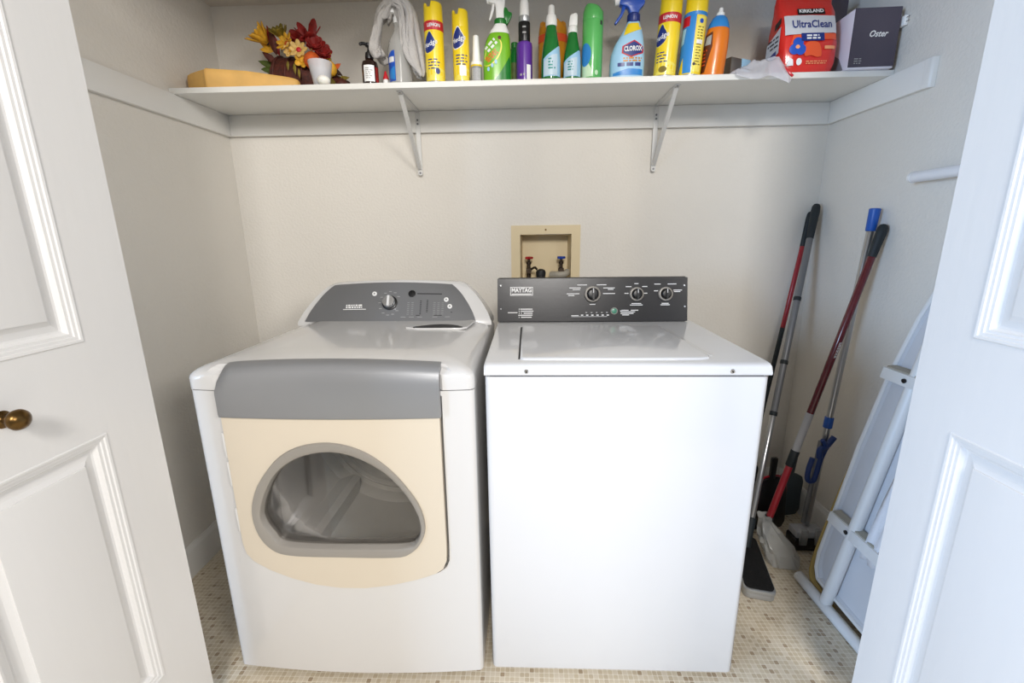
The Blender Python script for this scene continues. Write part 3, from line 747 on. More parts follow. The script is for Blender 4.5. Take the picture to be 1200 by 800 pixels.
# ---- wooden board lying flat
t = on_shelf('wooden_board', 'thick light tan wooden board lying at the left shelf end', 'board', -1.02, -.2)
poly = [(-.238, -.02), (-.225, -.045), (-.128, -.092), (-.115, -.092), (.06, -.045), (.145, -.02), (.165, -.005), (.16, .012), (.13, .02), (-.2, .07), (-.235, .05)]
b = NB(); secs = []
ps = smooth_poly(poly, 3)
cxp = sum(p[0] for p in ps)/len(ps); cyp = sum(p[1] for p in ps)/len(ps)
for z, k in ((.0008, .985), (.004, 1), (.05, 1), (.062, .985), (.066, .95)):
    secs.append([(cxp+(x-cxp)*k, cyp+(y-cyp)*k, z*(1-.25*max(0, (x-.0)/.2)) if z > .01 else z) for x, y in ps])
rings(b, secs); mk('block', b, 'cork', t, 40)

# ---- artificial autumn flowers in a wicker basket
t = on_shelf('flower_arrangement', 'artificial autumn bouquet of red and yellow flowers in dark wicker', 'flowers', -.865, -.10)
b = NB(); secs = []
axis = smooth_path([(.16, -.01, .035), (.06, -.01, .06), (-.02, -.01, .075), (-.09, .0, .085), (-.125, .0, .09)], 5)
tube(b, axis, [.034+.04*math.sin(min(1, i/12)*PI/2)-(.02 if i > 18 else 0) for i in range(len(axis))], 20)
for v in b.verts: v.co.z = max(.0008, v.co.z)
bs = mk('basket', b, 'wicker', t, 40)
for i in (4, 8, 12, 16):
    q = NB(); c = axis[i]; r = .034+.04*math.sin(min(1, i/12)*PI/2)+.001
    tube(q, [(c.x+.01*math.sin(a), c.y+r*math.cos(a), max(.004, c.z+r*math.sin(a))) for a in [2*PI*k/24 for k in range(25)]], .004, 6, False); mk('woven_band', q, 'wicker', bs)
def flower(loc, facing, n, ln, wd_, mat, cmat, rc, cup=.4, layers=1, droop=0):
    q = Vector(facing).normalized().to_track_quat('Z', 'Y').to_matrix().to_4x4(); q.translation = Vector(loc)
    f = NB()
    for l in range(layers):
        for k in range(n):
            a = 2*PI*(k+.5*l)/n + random.uniform(-.1, .1); L = ln*(1-.22*l)*random.uniform(.9, 1.08); up_ = cup+.35*l
            ring_ = []
            rot = Matrix.Rotation(a, 4, 'Z')
            vs2 = []
            for s, wk in ((.1, .35), (.4, .95), (.7, 1), (.92, .55), (1.0, .08)):
                zc = L*s*up_ - droop*s*s*L; row = []
                for e_ in (-1, 0, 1): row.append(f.verts.new(rot @ Vector((L*s, e_*wd_*wk, zc - (.25*wd_ if e_ == 0 else 0)))))
                vs2.append(row)
            for r0, r1 in zip(vs2, vs2[1:]):
                for e_ in (0, 1): f.faces.new((r0[e_], r0[e_+1], r1[e_+1], r1[e_]))
    bmesh.ops.transform(f, matrix=q, verts=f.verts)
    o = mk('flower', f, mat, t, 60)
    so = o.modifiers.new('thick', 'SOLIDIFY'); so.thickness = .0012
    c = NB(); lathe(c, [(0, rc), (rc*.4, rc), (rc*.75, rc*.7), (rc*.9, rc*.15)], 12); bmesh.ops.transform(c, matrix=q, verts=c.verts); mk('flower_centre', c, cmat, o)
flower((-.112, -.05, .19), (-.6, -.55, .65), 8, .048, .010, 'petal_yellow', 'seed', .008, 1.3, 2)
flower((-.06, -.05, .205), (-.1, -.6, .9), 6, .04, .010, 'leaf_olive', 'petal_yellow', .008, 1.0, 2)
flower((-.033, -.07, .182), (-.3, -1, .4), 8, .036, .009, 'petal_yellow', 'petal_orange', .009, .5)
flower((-.018, -.08, .155), (-.1, -1, .2), 7, .026, .009, 'petal_pale', 'petal_yellow', .006, .4)
flower((.016, -.085, .155), (.1, -1, .2), 8, .032, .009, 'petal_pale', 'red', .009, .35)
flower((.022, -.085, .12), (.1, -1, .0), 5, .026, .011, 'petal_yellow', 'petal_yellow', .008, .3)
flower((.01, -.03, .195), (-.1, -.8, .7), 5, .045, .019, 'petal_red', 'petal_red', .01, .9, 2)
flower((.04, -.03, .20), (.15, -.7, .8), 5, .05, .017, 'petal_red', 'petal_red', .01, 1.2, 1)
flower((.065, -.05, .175), (.3, -.9, .5), 7, .036, .015, 'petal_red', 'petal_red', .012, .6, 3)
flower((.09, -.045, .15), (.4, -.9, .5), 7, .034, .014, 'petal_red', 'petal_red', .011, .6, 3)
def gourd(x, y, z, r, h, m_, cap='leaf_olive'):
    q = NB(); lathe(q, [(-h, r*.2), (-h*.9, r*.55), (-h*.5, r*.92), (0, r), (h*.5, r*.8), (h*.85, r*.4), (h, r*.1)], 22, x, y, z, topf=None); o = mk('fruit', q, m_, t)
    q = NB(); tube(q, [(x, y, z+h*.95), (x+.003, y-.002, z+h+.008)], [.003, .002], 8); mk('stalk', q, cap, o)
gourd(.062, -.085, .12, .030, .030, 'petal_orange'); gourd(.122, -.06, .098, .020, .026, 'petal_yellow'); gourd(.155, -.055, .045, .024, .022, 'wicker'); gourd(.128, -.085, .04, .014, .018, 'leaf_olive')
def leaf_piece(p0, d, ln, w, mat):
    f = NB(); d = Vector(d).normalized(); s = d.cross(Vector((0, -1, 0))).normalized(); nn = s.cross(d)
    rows = []
    for k, wk in ((0, .08), (.2, .7), (.45, 1), (.75, .65), (1, .04)):
        c = Vector(p0)+d*ln*k + nn*(-.15*ln*k*k)
        rows.append([f.verts.new(c+s*w*wk*e_ + nn*(.15*w if e_ else 0)) for e_ in (-1, 0, 1)])
    for a_, b_ in zip(rows, rows[1:]):
        for e_ in (0, 1): f.faces.new((a_[e_], a_[e_+1], b_[e_+1], b_[e_]))
    o = mk('leaf', f, mat, t, 60); so = o.modifiers.new('thick', 'SOLIDIFY'); so.thickness = .001
for p0, d, ln, w, m_ in (((-.10, -.03, .115), (-1, -.2, .35), .075, .013, 'leaf_green'), ((-.11, -.03, .105), (-1, -.2, .12), .055, .012, 'leaf_green'), ((-.10, -.03, .09), (-1, -.2, -.1), .05, .013, 'leaf_green'),
                         ((-.09, -.05, .125), (-.8, -.3, .6), .06, .013, 'wicker'), ((-.075, -.05, .15), (-.35, -.2, 1), .105, .017, 'petal_red'), ((-.085, -.055, .15), (-.15, -.2, 1), .09, .014, 'wicker'), ((-.07, -.045, .16), (.15, -.1, 1), .1, .004, 'seed'),
                         ((-.10, -.04, .17), (-1, -.2, .55), .058, .010, 'petal_yellow'), ((-.10, -.04, .18), (-.8, -.2, .9), .07, .010, 'petal_yellow'), ((-.10, -.04, .18), (-.4, -.1, 1), .08, .010, 'petal_yellow'), ((-.10, -.04, .17), (-1, -.2, .1), .055, .011, 'petal_yellow'),
                         ((.09, -.04, .11), (.55, -.3, .8), .055, .013, 'petal_yellow'), ((.12, -.04, .10), (.9, -.3, .5), .04, .010, 'petal_orange'), ((.13, -.03, .07), (1, -.2, .1), .05, .009, 'leaf_olive'), ((.12, -.05, .1), (.8, -.3, -.5), .05, .01, 'seed'),
                         ((-.03, -.085, .12), (0, -.3, -1), .035, .006, 'leaf_olive'), ((-.005, -.09, .11), (.1, -.3, -1), .04, .006, 'leaf_olive'), ((.012, -.095, .09), (.1, -.3, -1), .035, .005, 'leaf_olive')):
    leaf_piece(p0, d, ln, w, m_)

# ---- frosted cup with white ball
t = on_shelf('plastic_scoop_cup', 'small frosted plastic cup beside the autumn flowers', 'cup', -.742, -.262)
b = NB(); pr = [(.001, .024), (.003, .026), (.03, .031), (.082, .041), (.085, .0415), (.083, .0395), (.03, .029), (.006, .024)]
lathe(b, pr, 32); mk('cup_body', b, 'frosted', t)
t = on_shelf('white_ball', 'white round ball at the shelf edge before the frosted cup', 'ball', -.722, -.296+.005)
b = NB(); bmesh.ops.create_uvsphere(b, u_segments=24, v_segments=14, radius=.0225); 
for v in b.verts: v.co.z = v.co.z*.72 + .0175
mk('ball_body', b, 'wax', t, 60)

# ---- soap pump bottle
t = on_shelf('soap_pump_bottle', 'dark brown pump bottle with white label and black pump', 'bottle', -.560, -.268, .32)
pr = [(.0008, .026), (.003, .0285), (.066, .0285), (.078, .025), (.084, .014), (.088, .012), (.092, .012)]
b = NB(); lathe(b, pr, 32); bo = mk('bottle_body', b, 'brown_glass', t)
b = NB(); cm = cyl_map(pr); decal(b, rect(-.024, .014, .01, .062), cm); lb = mk('label', b, 'white', bo, 60)
b = NB(); decal(b, rect(.018, .034, .01, .058), cm); mk('side_label', b, 'petal_red', bo, 60)
b = NB(); cm = cyl_map(pr, .0011); lines(b, cm, -.018, .008, .018, .055, 6, 2); mk('small_print', b, 'print_grey', lb, 0, kind='stuff')
b = NB(); lathe(b, [(.088, .014), (.094, .0145), (.108, .0125), (.112, .007), (.118, .0045), (.128, .0045)], 24); pu = mk('pump_collar', b, 'black', t)
b = NB(); lathe(b, [(.126, .006), (.128, .0105), (.137, .0105), (.139, .008)], 20); tube(b, smooth_path([(0, 0, .133), (-.018, -.006, .1345), (-.03, -.01, .129)]), [.0052]*12+[.004], 10); mk('pump_head', b, 'black', pu)

# ---- little red nozzle tip
t = on_shelf('glue_bottle', 'tiny bottle with red pointed cap left of the clear bottle', 'bottle', -.5075, -.262)
b = NB(); lathe(b, [(.0008, .010), (.02, .010), (.024, .008)], 16); mk('bottle_body', b, 'white', t)
b = NB(); lathe(b, [(.0235, .0098), (.028, .0098), (.05, .003), (.052, .001)], 16); mk('cap', b, 'red', t)

# ---- clear bottle under the cloth
t = on_shelf('clear_spray_bottle', 'clear plastic spray bottle under the grey cloth', 'bottle', -.452, -.262, .25)
pr = [(.0008, .036), (.004, .040), (.11, .040), (.14, .034), (.17, .018), (.18, .014), (.20, .014)]
b = NB(); lathe(b, pr, 36); bo = mk('bottle_body', b, 'clear_plastic', t)
b = NB(); cm = cyl_map(pr); decal(b, [(-.06, .008), (-.018, .008), (-.018, .104), (-.03, .103), (-.05, .09), (-.06, .075)], cm); mk('label', b, 'blue', bo, 60)
b = NB(); cm = cyl_map(pr, .0011); decal(b, [(-.052, .02), (-.02, .012), (-.02, .055), (-.04, .045)], cm); mk('label_wave', b, 'blue_mid', bo, 60)
b = NB(); decal(b, rect(-.045, -.021, .068, .085), cm); mk('label_patch', b, 'print_white', bo, 60)
b = NB(); lathe(b, [(.198, .0155), (.215, .0155), (.22, .012), (.235, .011)], 20); box(b, -.04, .02, -.01, .01, .228, .25, .005); mk('spray_head', b, 'white', t)

# ---- grey cloth draped over the bottle
t = thing('cleaning_cloth', 'grey terry cloth draped over the clear bottle', 'cloth', (-.46, -.25, SZ), world=False)
def cloth(path, w, th, ph, seed):
    b = NB(); rd = random.Random(seed); P = smooth_path(path, 7); nv_ = 16; G = []
    for i, p in enumerate(P):
        row = []
        for j in range(nv_+1):
            v = -1+2*j/nv_
            d = (P[min(i+1, len(P)-1)]-P[max(i-1, 0)]).normalized(); n = Vector((-d.z, 0, d.x))
            wv = .007*math.sin(v*7+ph+i*.12) + .004*math.sin(v*13+i*.3+ph)
            row.append(b.verts.new(p + Vector((.008*v*math.sin(i*.2+ph), v*w*(1-.12*math.sin(i/len(P)*PI)), -.018*v*v)) + n*wv))
        G.append(row)
    for a_, c_ in zip(G, G[1:]):
        for j in range(nv_): b.faces.new((a_[j], a_[j+1], c_[j+1], c_[j]))
    o = mk('cloth_fold', b, 'towel', t, 70)
    so = o.modifiers.new('thick', 'SOLIDIFY'); so.thickness = th; so.offset = 0
    ss = o.modifiers.new('soft', 'SUBSURF'); ss.levels = 1; ss.render_levels = 2
cloth([(-.052, -.01, .118), (-.066, -.01, .112), (-.077, -.01, .135), (-.066, -.01, .19), (-.048, -.008, .238), (-.01, -.005, .268), (.03, 0, .27), (.055, 0, .235), (.068, 0, .16), (.085, 0, .06), (.088, 0, .04)], .038, .02, .3, 1)
cloth([(-.03, -.02, .215), (-.005, -.025, .262), (.03, -.03, .268), (.055, -.03, .225), (.06, -.03, .15), (.073, -.03, .075), (.08, -.03, .035)], .018, .014, 1.7, 2)
cloth([(.0, -.03, .265), (.02, -.035, .25), (.028, -.035, .20), (.038, -.035, .14), (.055, -.035, .09), (.07, -.035, .045)], .013, .012, 3.1, 3)
cloth([(-.04, .02, .235), (0, .02, .275), (.04, .02, .268), (.065, .02, .2), (.08, .02, .11)], .02, .016, 4.2, 4)

# ---- spray furniture polish cans
def notch(t0, wdt, dep):
    def f(t_, z, i):
        if i < 4: return 0
        d = abs((t_-t0+PI) % (2*PI)-PI); return -dep if d < wdt else 0
    return f
def drop(u, v, k): return [(u+k*a, v+k*c) for a, c in smooth_poly([(.002, .036), (.012, .022), (.021, .006), (.018, -.014), (.004, -.026), (-.012, -.028), (-.022, -.016), (-.02, .004), (-.01, .022)], 3)]
def polish_can(label, x, y, h, r, rz, band, logo_dir, tilt=0, body='yellow', decor=None, capm='yellow'):
    t = on_shelf('aerosol_can', label, 'spray can', x, y, rz, 'aerosol polish cans', tilt)
    hc = h*.225; hb = h-hc
    pr = [(.0008, r*.93), (.003, r*.99), (.006, r), (hb-.012, r), (hb-.004, r*.985), (hb, r*.95)]
    b = NB(); lathe(b, pr, 40); bo = mk('can_body', b, body, t)
    b = NB(); lathe(b, [(.0005, r*.96), (.001, r*1.005), (.004, r*1.005), (.0055, r*.99)], 32); mk('bottom_rim', b, 'alu', bo)
    b = NB(); lathe(b, [(hb-.004, r*.97), (hb, r*.985), (h-.012, r*.955), (h-.004, r*.94), (h-.0005, r*.9), (h-.002, r*.7), (h-.012, r*.55)], 40, topf=lambda t_, z, i: (-.016 if abs((t_+.75+PI) % (2*PI)-PI) < .42 else 0) if i >= 3 else (-.010 if i == 2 and abs((t_+.75+PI) % (2*PI)-PI) < .42 else 0)); cp_ = mk('cap', b, capm, t)
    cm = cyl_map(pr, .0006); cm2 = cyl_map(pr, .0011); cm3 = cyl_map(pr, .0016)
    if band:
        b = NB(); lathe(b, [(hb-.031, r*1.0), (hb-.0305, r*1.008), (hb-.003, r*1.008), (hb-.0025, r*.99)], 40); rb_ = mk('collar_band', b, 'red', bo)
        b = NB(); text(b, 'LEMON', .014, lambda u, v: cyl_map([(0, r*1.008), (1, r*1.008)], .0006)(u, v), -.004, hb-.017, bold=.0004); mk('band_lettering', b, 'print_white', rb_, 0)
    if decor: decor(bo, cm, cm2, cm3, hb, r)
    else:
        lz = hb-.072 if band else hb-.042
        b = NB(); decal(b, drop(logo_dir, lz, 1.0), cm); lo = mk('logo_oval', b, 'navy', bo, 60)
        b = NB(); decal(b, drop(logo_dir, lz, 1.1), cyl_map(pr, .0004)); mk('logo_border', b, 'yellow_light' if band else 'white', bo, 60)
        b = NB(); text(b, 'Pledge', .021, cm2, logo_dir+.001, lz-.002, rot=.3, shear=.2, bold=.0003); mk('logo_lettering', b, 'print_white', lo, 0)
        b = NB(); lines(b, cm, logo_dir-.008, logo_dir+.038, lz-.082, lz-.045, 4, 5+int(x*100), .4, .4); mk('label_lines', b, 'navy', bo, 0, kind='stuff')
        b = NB(); decal(b, [(-.05, .0065), (.05, .0065), (.05, .035), (.0, .05), (-.05, .075)], cyl_map(pr, .0003)); mk('label_glow', b, 'yellow_light', bo, 60)
    return t, bo, cm
def c_small(bo, cm, cm2, cm3, hb, r):
    pass
_, bo, cm = polish_can('tall yellow polish can with red collar band beside the grey cloth', -.325, -.27, .249, .0335, .3, True, -.022)
b = NB(); decal(b, ell(.004, .035, .008, .010, 20), cm); mk('label_badge', b, 'navy', bo, 60)
_, bo, cm = polish_can('shorter yellow polish can with white square label patch', -.232, -.27, .226, .029, .3, False, -.016)
b = NB(); decal(b, rect(-.012, .012, .02, .052), cm); mk('label_patch', b, 'white', bo, 60)
b = NB(); decal(b, rect(.028, .036, .008, .02), cm); mk('label_mark', b, 'print_dark', bo, 60)
_, bo, cm = polish_can('yellow polish can with red collar band beside the blue spray bottle', .478, -.268, .252, .037, -.15, True, -.030, .05)
b = NB(); decal(b, ell(-.012, .022, .014, .010, 20), cm); mk('label_badge', b, 'leaf_olive', bo, 60)
def deco_blue(bo, cm, cm2, cm3, hb, r):
    b = NB(); decal(b, [(-.062, .008), (-.05, .008), (-.028, .07), (-.028, .008), (.0, .008), (.0, hb-.006), (-.062, hb-.006)], cm); mk('blue_side', b, 'blue_mid', bo, 60)
    b = NB(); lathe(b, [(hb-.014, r*1.0), (hb-.0135, r*1.006), (hb-.003, r*1.006), (hb-.0025, r*.99)], 40); mk('blue_rim', b, 'blue_mid', bo)
    b = NB(); decal(b, rect(-.058, -.02, hb-.045, hb-.015), cm2); mk('red_patch', b, 'red', bo, 60)
    b = NB(); decal(b, [(-.06, .09), (-.035, .1), (-.03, hb-.05), (-.06, hb-.05)], cm2); mk('pale_patch', b, 'sky', bo, 60)
    b = NB(); decal(b, rect(.004, .034, .012, hb-.018), cm); lp = mk('back_label', b, 'yellow_light', bo, 60)
    b = NB(); lines(b, cm2, .008, .031, .03, .15, 14, 9, .35, .2); mk('small_print', b, 'leaf_olive', lp, 0, kind='stuff')
    b = NB(); decal(b, ell(.018, hb-.032, .007, .007, 18), cm2); mk('round_emblem', b, 'blue', lp, 60)
    b = NB(); decal(b, rect(.008, .03, .096, .108), cm2); mk('white_patch', b, 'print_white', lp, 60)
    b = NB(); decal(b, ell(.008, .035, .005, .005, 14), cm2); mk('black_dot', b, 'print_dark', lp, 60)
polish_can('yellow capped can with blue side and printed yellow back label', .563, -.27, .252, .037, -.2, False, 0, .05, 'yellow', deco_blue)

# ---- small spray bottle
t = on_shelf('small_spray_bottle', 'small grey bottle with white spray cap beside the shorter yellow can', 'bottle', -.179, -.27)
pr = [(.0008, .017), (.003, .0195), (.045, .0195), (.052, .0195)]
b = NB(); lathe(b, pr, 28); bo = mk('bottle_body', b, 'grey', t)
b = NB(); decal(b, rect(-.016, .016, .008, .045), cyl_map(pr)); lb = mk('label', b, 'sticker', bo, 60)
b = NB(); lines(b, cyl_map(pr, .001), -.014, .014, .01, .043, 7, 12); mk('small_print', b, 'print_grey', lb, 0, kind='stuff')
b = NB(); lathe(b, [(.052, .0198), (.053, .0205), (.057, .0205), (.0575, .0198)], 24); mk('gold_ring', b, 'yellow', bo)
b = NB(); lathe(b, [(.0578, .020), (.068, .0195), (.071, .0145), (.12, .0115), (.14, .0105), (.15, .009), (.153, .005)], 26); mk('cap', b, 'white', t)

# ---- lime green spray bottle
t = on_shelf('trigger_spray_bottle', 'lime green trigger spray bottle with white nozzle head', 'bottle', -.106, -.262, .1, 'trigger spray bottles')
pr = [(.0008, .045, .027, 0, 0), (.004, .0495, .030, 0, 0), (.06, .0495, .030, 0, 0), (.11, .047, .029, .001, 0), (.14, .041, .027, .005, 0), (.16, .032, .023, .009, 0), (.178, .021, .018, .012, 0), (.19, .0165, .0165, .013, 0)]
b = NB(); superloft(b, pr, 44, 2.5); bo = mk('bottle_body', b, 'lime', t)
def loft_map(pr, eps=.0008, p=2.5):
    def f(u, v):
        for q0, q1 in zip(pr, pr[1:]):
            if q0[0] <= v <= q1[0]: break
        k = min(1, max(0, (v-q0[0])/(q1[0]-q0[0]))); a = q0[1]+(q1[1]-q0[1])*k; bb_ = q0[2]+(q1[2]-q0[2])*k; cx = q0[3]+(q1[3]-q0[3])*k
        s = max(-.995, min(.995, (u-cx)/a)); c = (1-abs(s)**p)**(1/p)
        return (cx+a*s, -bb_*c-eps, v)
    return f
lm = loft_map(pr); lm2 = loft_map(pr, .0014); lm3 = loft_map(pr, .002)
b = NB(); decal(b, [(-.012, .004), (.047, .004), (.047, .09), (.03, .06), (.01, .03)], lm); mk('dark_swoosh', b, 'green_dark', bo, 60)
rl = lambda f, a, cu, cv: (lambda u, v: f(cu+u*math.cos(a)-v*math.sin(a), cv+u*math.sin(a)+v*math.cos(a)))
b = NB(); decal(b, ell(-.018, .092, .048, .027, 30, 1.0), loft_map(pr, .0005)); mk('label_border', b, 'yellow_light', bo, 60)
b = NB(); decal(b, ell(-.021, .093, .047, .025, 30, 1.0), lm); lb = mk('label', b, 'lime', bo, 60)
b = NB(); lines(b, rl(lm2, .75, -.022, .112), -.02, .024, -.012, .014, 2, 31, .62, .1); mk('label_lettering', b, 'print_white', lb, 0, kind='stuff')
b = NB(); lines(b, rl(lm2, .7, -.020, .083), -.024, .026, -.011, .009, 3, 33, .62, .15); mk('orange_ribbon', b, 'red_orange', lb, 0, kind='stuff')
b = NB(); decal(b, ell(.008, .137, .006, .006, 14), lm2); mk('label_dot', b, 'label_brown', lb, 60)
b = NB(); [decal(b, ell(-.032+.013*k, .040+.011*k, .0045, .007, 14), lm2) for k in range(3)]; mk('label_icons', b, 'sky', lb, 60, kind='stuff')
b = NB(); prof2 = [(.155, .0345, .0245, .0085, 0), (.162, .0335, .024, .009, 0), (.18, .0225, .0195, .012, 0), (.187, .019, .018, .013, 0)]; superloft(b, prof2, 36, 2.5); mk('white_shoulder', b, 'white', t)
b = NB(); lathe(b, [(.184, .021), (.187, .0215), (.198, .0215), (.201, .019)], 28, .013, 0); prism(b, smooth_poly([(.02, .19), (.036, .185), (.045, .198), (.053, .212), (.052, .222), (.043, .224), (.036, .235), (.026, .236), (.022, .215)], 3), -.009, .009, .003); mk('collar', b, 'green_dark', t)
b = NB(); prism(b, smooth_poly([(.0, .2), (.024, .2), (.025, .225), (.029, .245), (.028, .262), (.018, .272), (0, .274), (-.018, .27), (-.024, .262), (-.027, .252), (-.016, .248), (-.004, .244), (-.002, .22)], 3), -.011, .011, .003); hd = mk('trigger_head', b, 'white', t)
b = NB(); prism(b, smooth_poly([(-.013, .25), (-.006, .25), (-.009, .228), (-.02, .2), (-.026, .2), (-.018, .228)], 3), -.006, .006, .0015); mk('trigger', b, 'white', hd)
b = NB(); tube(b, [(-.024, 0, .258), (-.033, 0, .256)], [.009, .008], 14); mk('nozzle', b, 'white', hd)

# ---- dark green bottle half hidden
t = on_shelf('dark_green_bottle', 'dark green bottle mostly hidden between lime and purple bottles', 'bottle', -.046, -.20)
pr = [(.0008, .026), (.004, .028), (.10, .028), (.125, .02), (.135, .012)]
b = NB(); lathe(b, pr, 28); bo = mk('bottle_body', b, 'bottle_green', t)
b = NB(); decal(b, rect(-.02, .02, .02, .08), cyl_map(pr)); mk('label', b, 'leaf_green', bo, 60)
b = NB(); decal(b, rect(.008, .021, .08, .09), cyl_map(pr)); mk('label_stripe', b, 'yellow', bo, 60)
b = NB(); lathe(b, [(.134, .013), (.15, .013), (.152, .011)], 20); mk('cap', b, 'green_dark', t)

# ---- purple bottle
t = on_shelf('purple_bottle', 'purple bottle with black neck and white tip', 'bottle', -.010, -.27)
pr = [(.0008, .025), (.003, .028), (.11, .028), (.121, .0265), (.126, .02)]
b = NB(); lathe(b, pr, 34); bo = mk('bottle_body', b, 'purple', t)
b = NB(); decal(b, rect(.008, .024, .004, .05), cyl_map(pr)); mk('label_patch', b, 'white', bo, 60)
b = NB(); lines(b, cyl_map(pr), -.016, .002, .014, .024, 1, 4, .7, 0); mk('label_lettering', b, 'print_grey', bo, 0, kind='stuff')
b = NB(); lathe(b, [(.122, .0195), (.126, .0205), (.184, .0205), (.186, .0195)], 30); nk = mk('neck', b, 'black', t)
b = NB(); lines(b, cyl_map([(.12, .0205), (.19, .0205)]), -.006, .006, .142, .176, 2, 8, .3, 0); mk('neck_print', b, 'print_grey', nk, 0, kind='stuff')
b = NB(); lathe(b, [(.186, .0185), (.188, .019), (.203, .019), (.205, .017)], 30); mk('silver_ring', b, 'alu', t)
b = NB(); lathe(b, [(.2045, .0165), (.225, .0155), (.245, .0148), (.252, .0125), (.256, .006)], 28); mk('cap', b, 'white', t)

# ---- amber bottle behind
t = on_shelf('amber_bottle', 'amber bottle with orange cap behind the green bottles', 'bottle', .094, -.17)
pr = [(.0008, .05), (.004, .053), (.15, .053), (.165, .05), (.172, .046)]
b = NB(); lathe(b, pr, 36, b=.62); bo = mk('bottle_body', b, 'amber', t)
b = NB(); lathe(b, [(.155, .0515), (.158, .054), (.18, .053), (.182, .05)], 36, b=.62); mk('orange_band', b, 'red_orange', bo)
b = NB(); lathe(b, [(.181, .05), (.185, .052), (.205, .05), (.22, .047), (.223, .04), (.218, .03)], 36, b=.62, topf=lambda t_, z, i: (.012*math.cos(3*t_) if i >= 3 else 0)); mk('cap', b, 'amber', t)

# ---- green bottles with spray caps
def green_bottle(label, x, y, s, rz):
    t = on_shelf('green_spray_bottle', label, 'bottle', x, y, rz, 'green bottles with pale blue labels')
    pr = [(.0008, .031), (.004, .034), (.012, .0345), (.07, .0335), (.11, .0285), (.15, .0205), (.168, .0175), (.176, .0165)]
    pr = [(z*s, r*(.5+.5*s)) for z, r in pr]
    b = NB(); lathe(b, pr, 36); bo = mk('bottle_body', b, 'bottle_green', t)
    cm = cyl_map(pr); cm2 = cyl_map(pr, .0011); cm3 = cyl_map(pr, .0016)
    b = NB(); decal(b, [(-.034, .01*s), (.036, .01*s), (.036, .108*s), (.024, .106*s), (.0, .088*s), (-.034, .066*s)], cm); lb = mk('label', b, 'sky', bo, 60)
    b = NB(); decal(b, [(-.03, .013*s), (.018, .013*s), (.018, .08*s), (.0, .076*s), (-.03, .058*s)], cm2); mk('label_panel', b, 'label_pale', lb, 60)
    b = NB(); lines(b, cm3, -.014, .012, .03*s, .068*s, 4, 77, .55, .5); mk('small_print', b, 'teal', lb, 0, kind='stuff')
    return t, s
t, s = green_bottle('taller green bottle with upright white spray cap', .083, -.27, 1.0, .1)
b = NB(); lathe(b, [(.172, .0185), (.176, .0195), (.192, .0195), (.205, .016), (.208, .0115), (.232, .0105), (.235, .009)], 28); mk('cap', b, 'white', t)
t, s = green_bottle('shorter green bottle with white trigger top beside the pale green can', .157, -.268, .86, -.1)
b = NB(); lathe(b, [(.15, .0165), (.154, .0175), (.168, .0165), (.172, .013)], 24); hd = mk('cap', b, 'white', t)
b = NB(); prism(b, smooth_poly([(-.011, .17), (.013, .17), (.016, .185), (.015, .206), (.004, .209), (-.008, .204), (-.011, .19)], 3), -.008, .008, .002); mk('spray_head', b, 'white', hd)

# ---- pale green aerosol
t = on_shelf('green_aerosol_can', 'light green air freshener can beside the green bottles', 'spray can', .226, -.268, 0)
pr = [(.0008, .033), (.003, .0345), (.006, .035), (.178, .035), (.184, .034)]
b = NB(); lathe(b, pr, 40); bo = mk('can_body', b, 'aero_green', t)
cm = cyl_map(pr); b = NB(); decal(b, [(-.05, .006), (-.002, .006), (-.006, .03), (-.02, .055), (-.05, .075)], cm); mk('pale_swoosh', b, 'aero_pale', bo, 60)
b = NB(); decal(b, ell(-.03, .075, .022, .036, 26), cyl_map(pr, .001)); mk('blue_oval', b, 'blue_mid', bo, 60)
b = NB(); decal(b, rect(.022, .032, .165, .178), cm); mk('dark_mark', b, 'print_dark', bo, 60)
b = NB(); decal(b, ell(.012, .018, .006, .008, 18), cm); mk('label_dot', b, 'aero_pale', bo, 60)
b = NB(); lathe(b, [(.183, .0345), (.186, .0352), (.21, .034), (.228, .029), (.236, .024), (.238, .018), (.232, .012)], 40, topf=lambda t_, z, i: (-.006*(1+math.cos(t_-1.2)) if i >= 3 else 0)); mk('cap', b, 'aero_green', t)

# ---- blue trigger spray bottle
t = on_shelf('trigger_spray_bottle', 'pale blue cleaner bottle with dark blue trigger head', 'bottle', .349, -.262, -.05, 'trigger spray bottles')
pr = [(.0008, .054, .028, -.001, 0), (.004, .0585, .031, -.001, 0), (.05, .0595, .032, -.001, 0), (.08, .057, .031, 0, 0), (.11, .050, .029, .004, 0), (.135, .040, .026, .01, 0), (.155, .031, .023, .0135, 0), (.172, .0235, .02, .015, 0), (.182, .02, .0185, .0155, 0)]
b = NB(); superloft(b, pr, 44, 2.6); bo = mk('bottle_body', b, 'sky', t)
lm, lm2, lm3 = loft_map(pr, .0008, 2.6), loft_map(pr, .0015, 2.6), loft_map(pr, .0022, 2.6)
b = NB(); decal(b, [(-.05, .01), (.05, .01), (.05, .028), (.0, .03), (-.05, .018)], lm); mk('blue_wave', b, 'blue_mid', bo, 60)
b = NB(); decal(b, [(-.018, .134), (.04, .152), (.038, .172), (-.004, .172), (-.012, .155)], lm); mk('yellow_shoulder', b, 'yellow', bo, 60)
lg = [(-.024, .078), (.008, .064), (.05, .078), (.052, .098), (.018, .118), (-.022, .1)]
b = NB(); decal(b, lg, lm); mk('logo_border', b, 'red', bo, 60)
b = NB(); decal(b, [(.014+(u-.014)*.86, .09+(v-.09)*.84) for u, v in lg], lm2); lo = mk('logo_panel', b, 'navy', bo, 60)
b = NB(); text(b, 'CLOROX', .021, lm3, .014, .0905, rot=.04, bold=.0008, width=.062); mk('logo_lettering', b, 'print_white', lo, 0)
b = NB(); lines(b, lm, -.036, .046, .036, .05, 1, 21, .8, 0); mk('label_title', b, 'navy', bo, 0, kind='stuff')
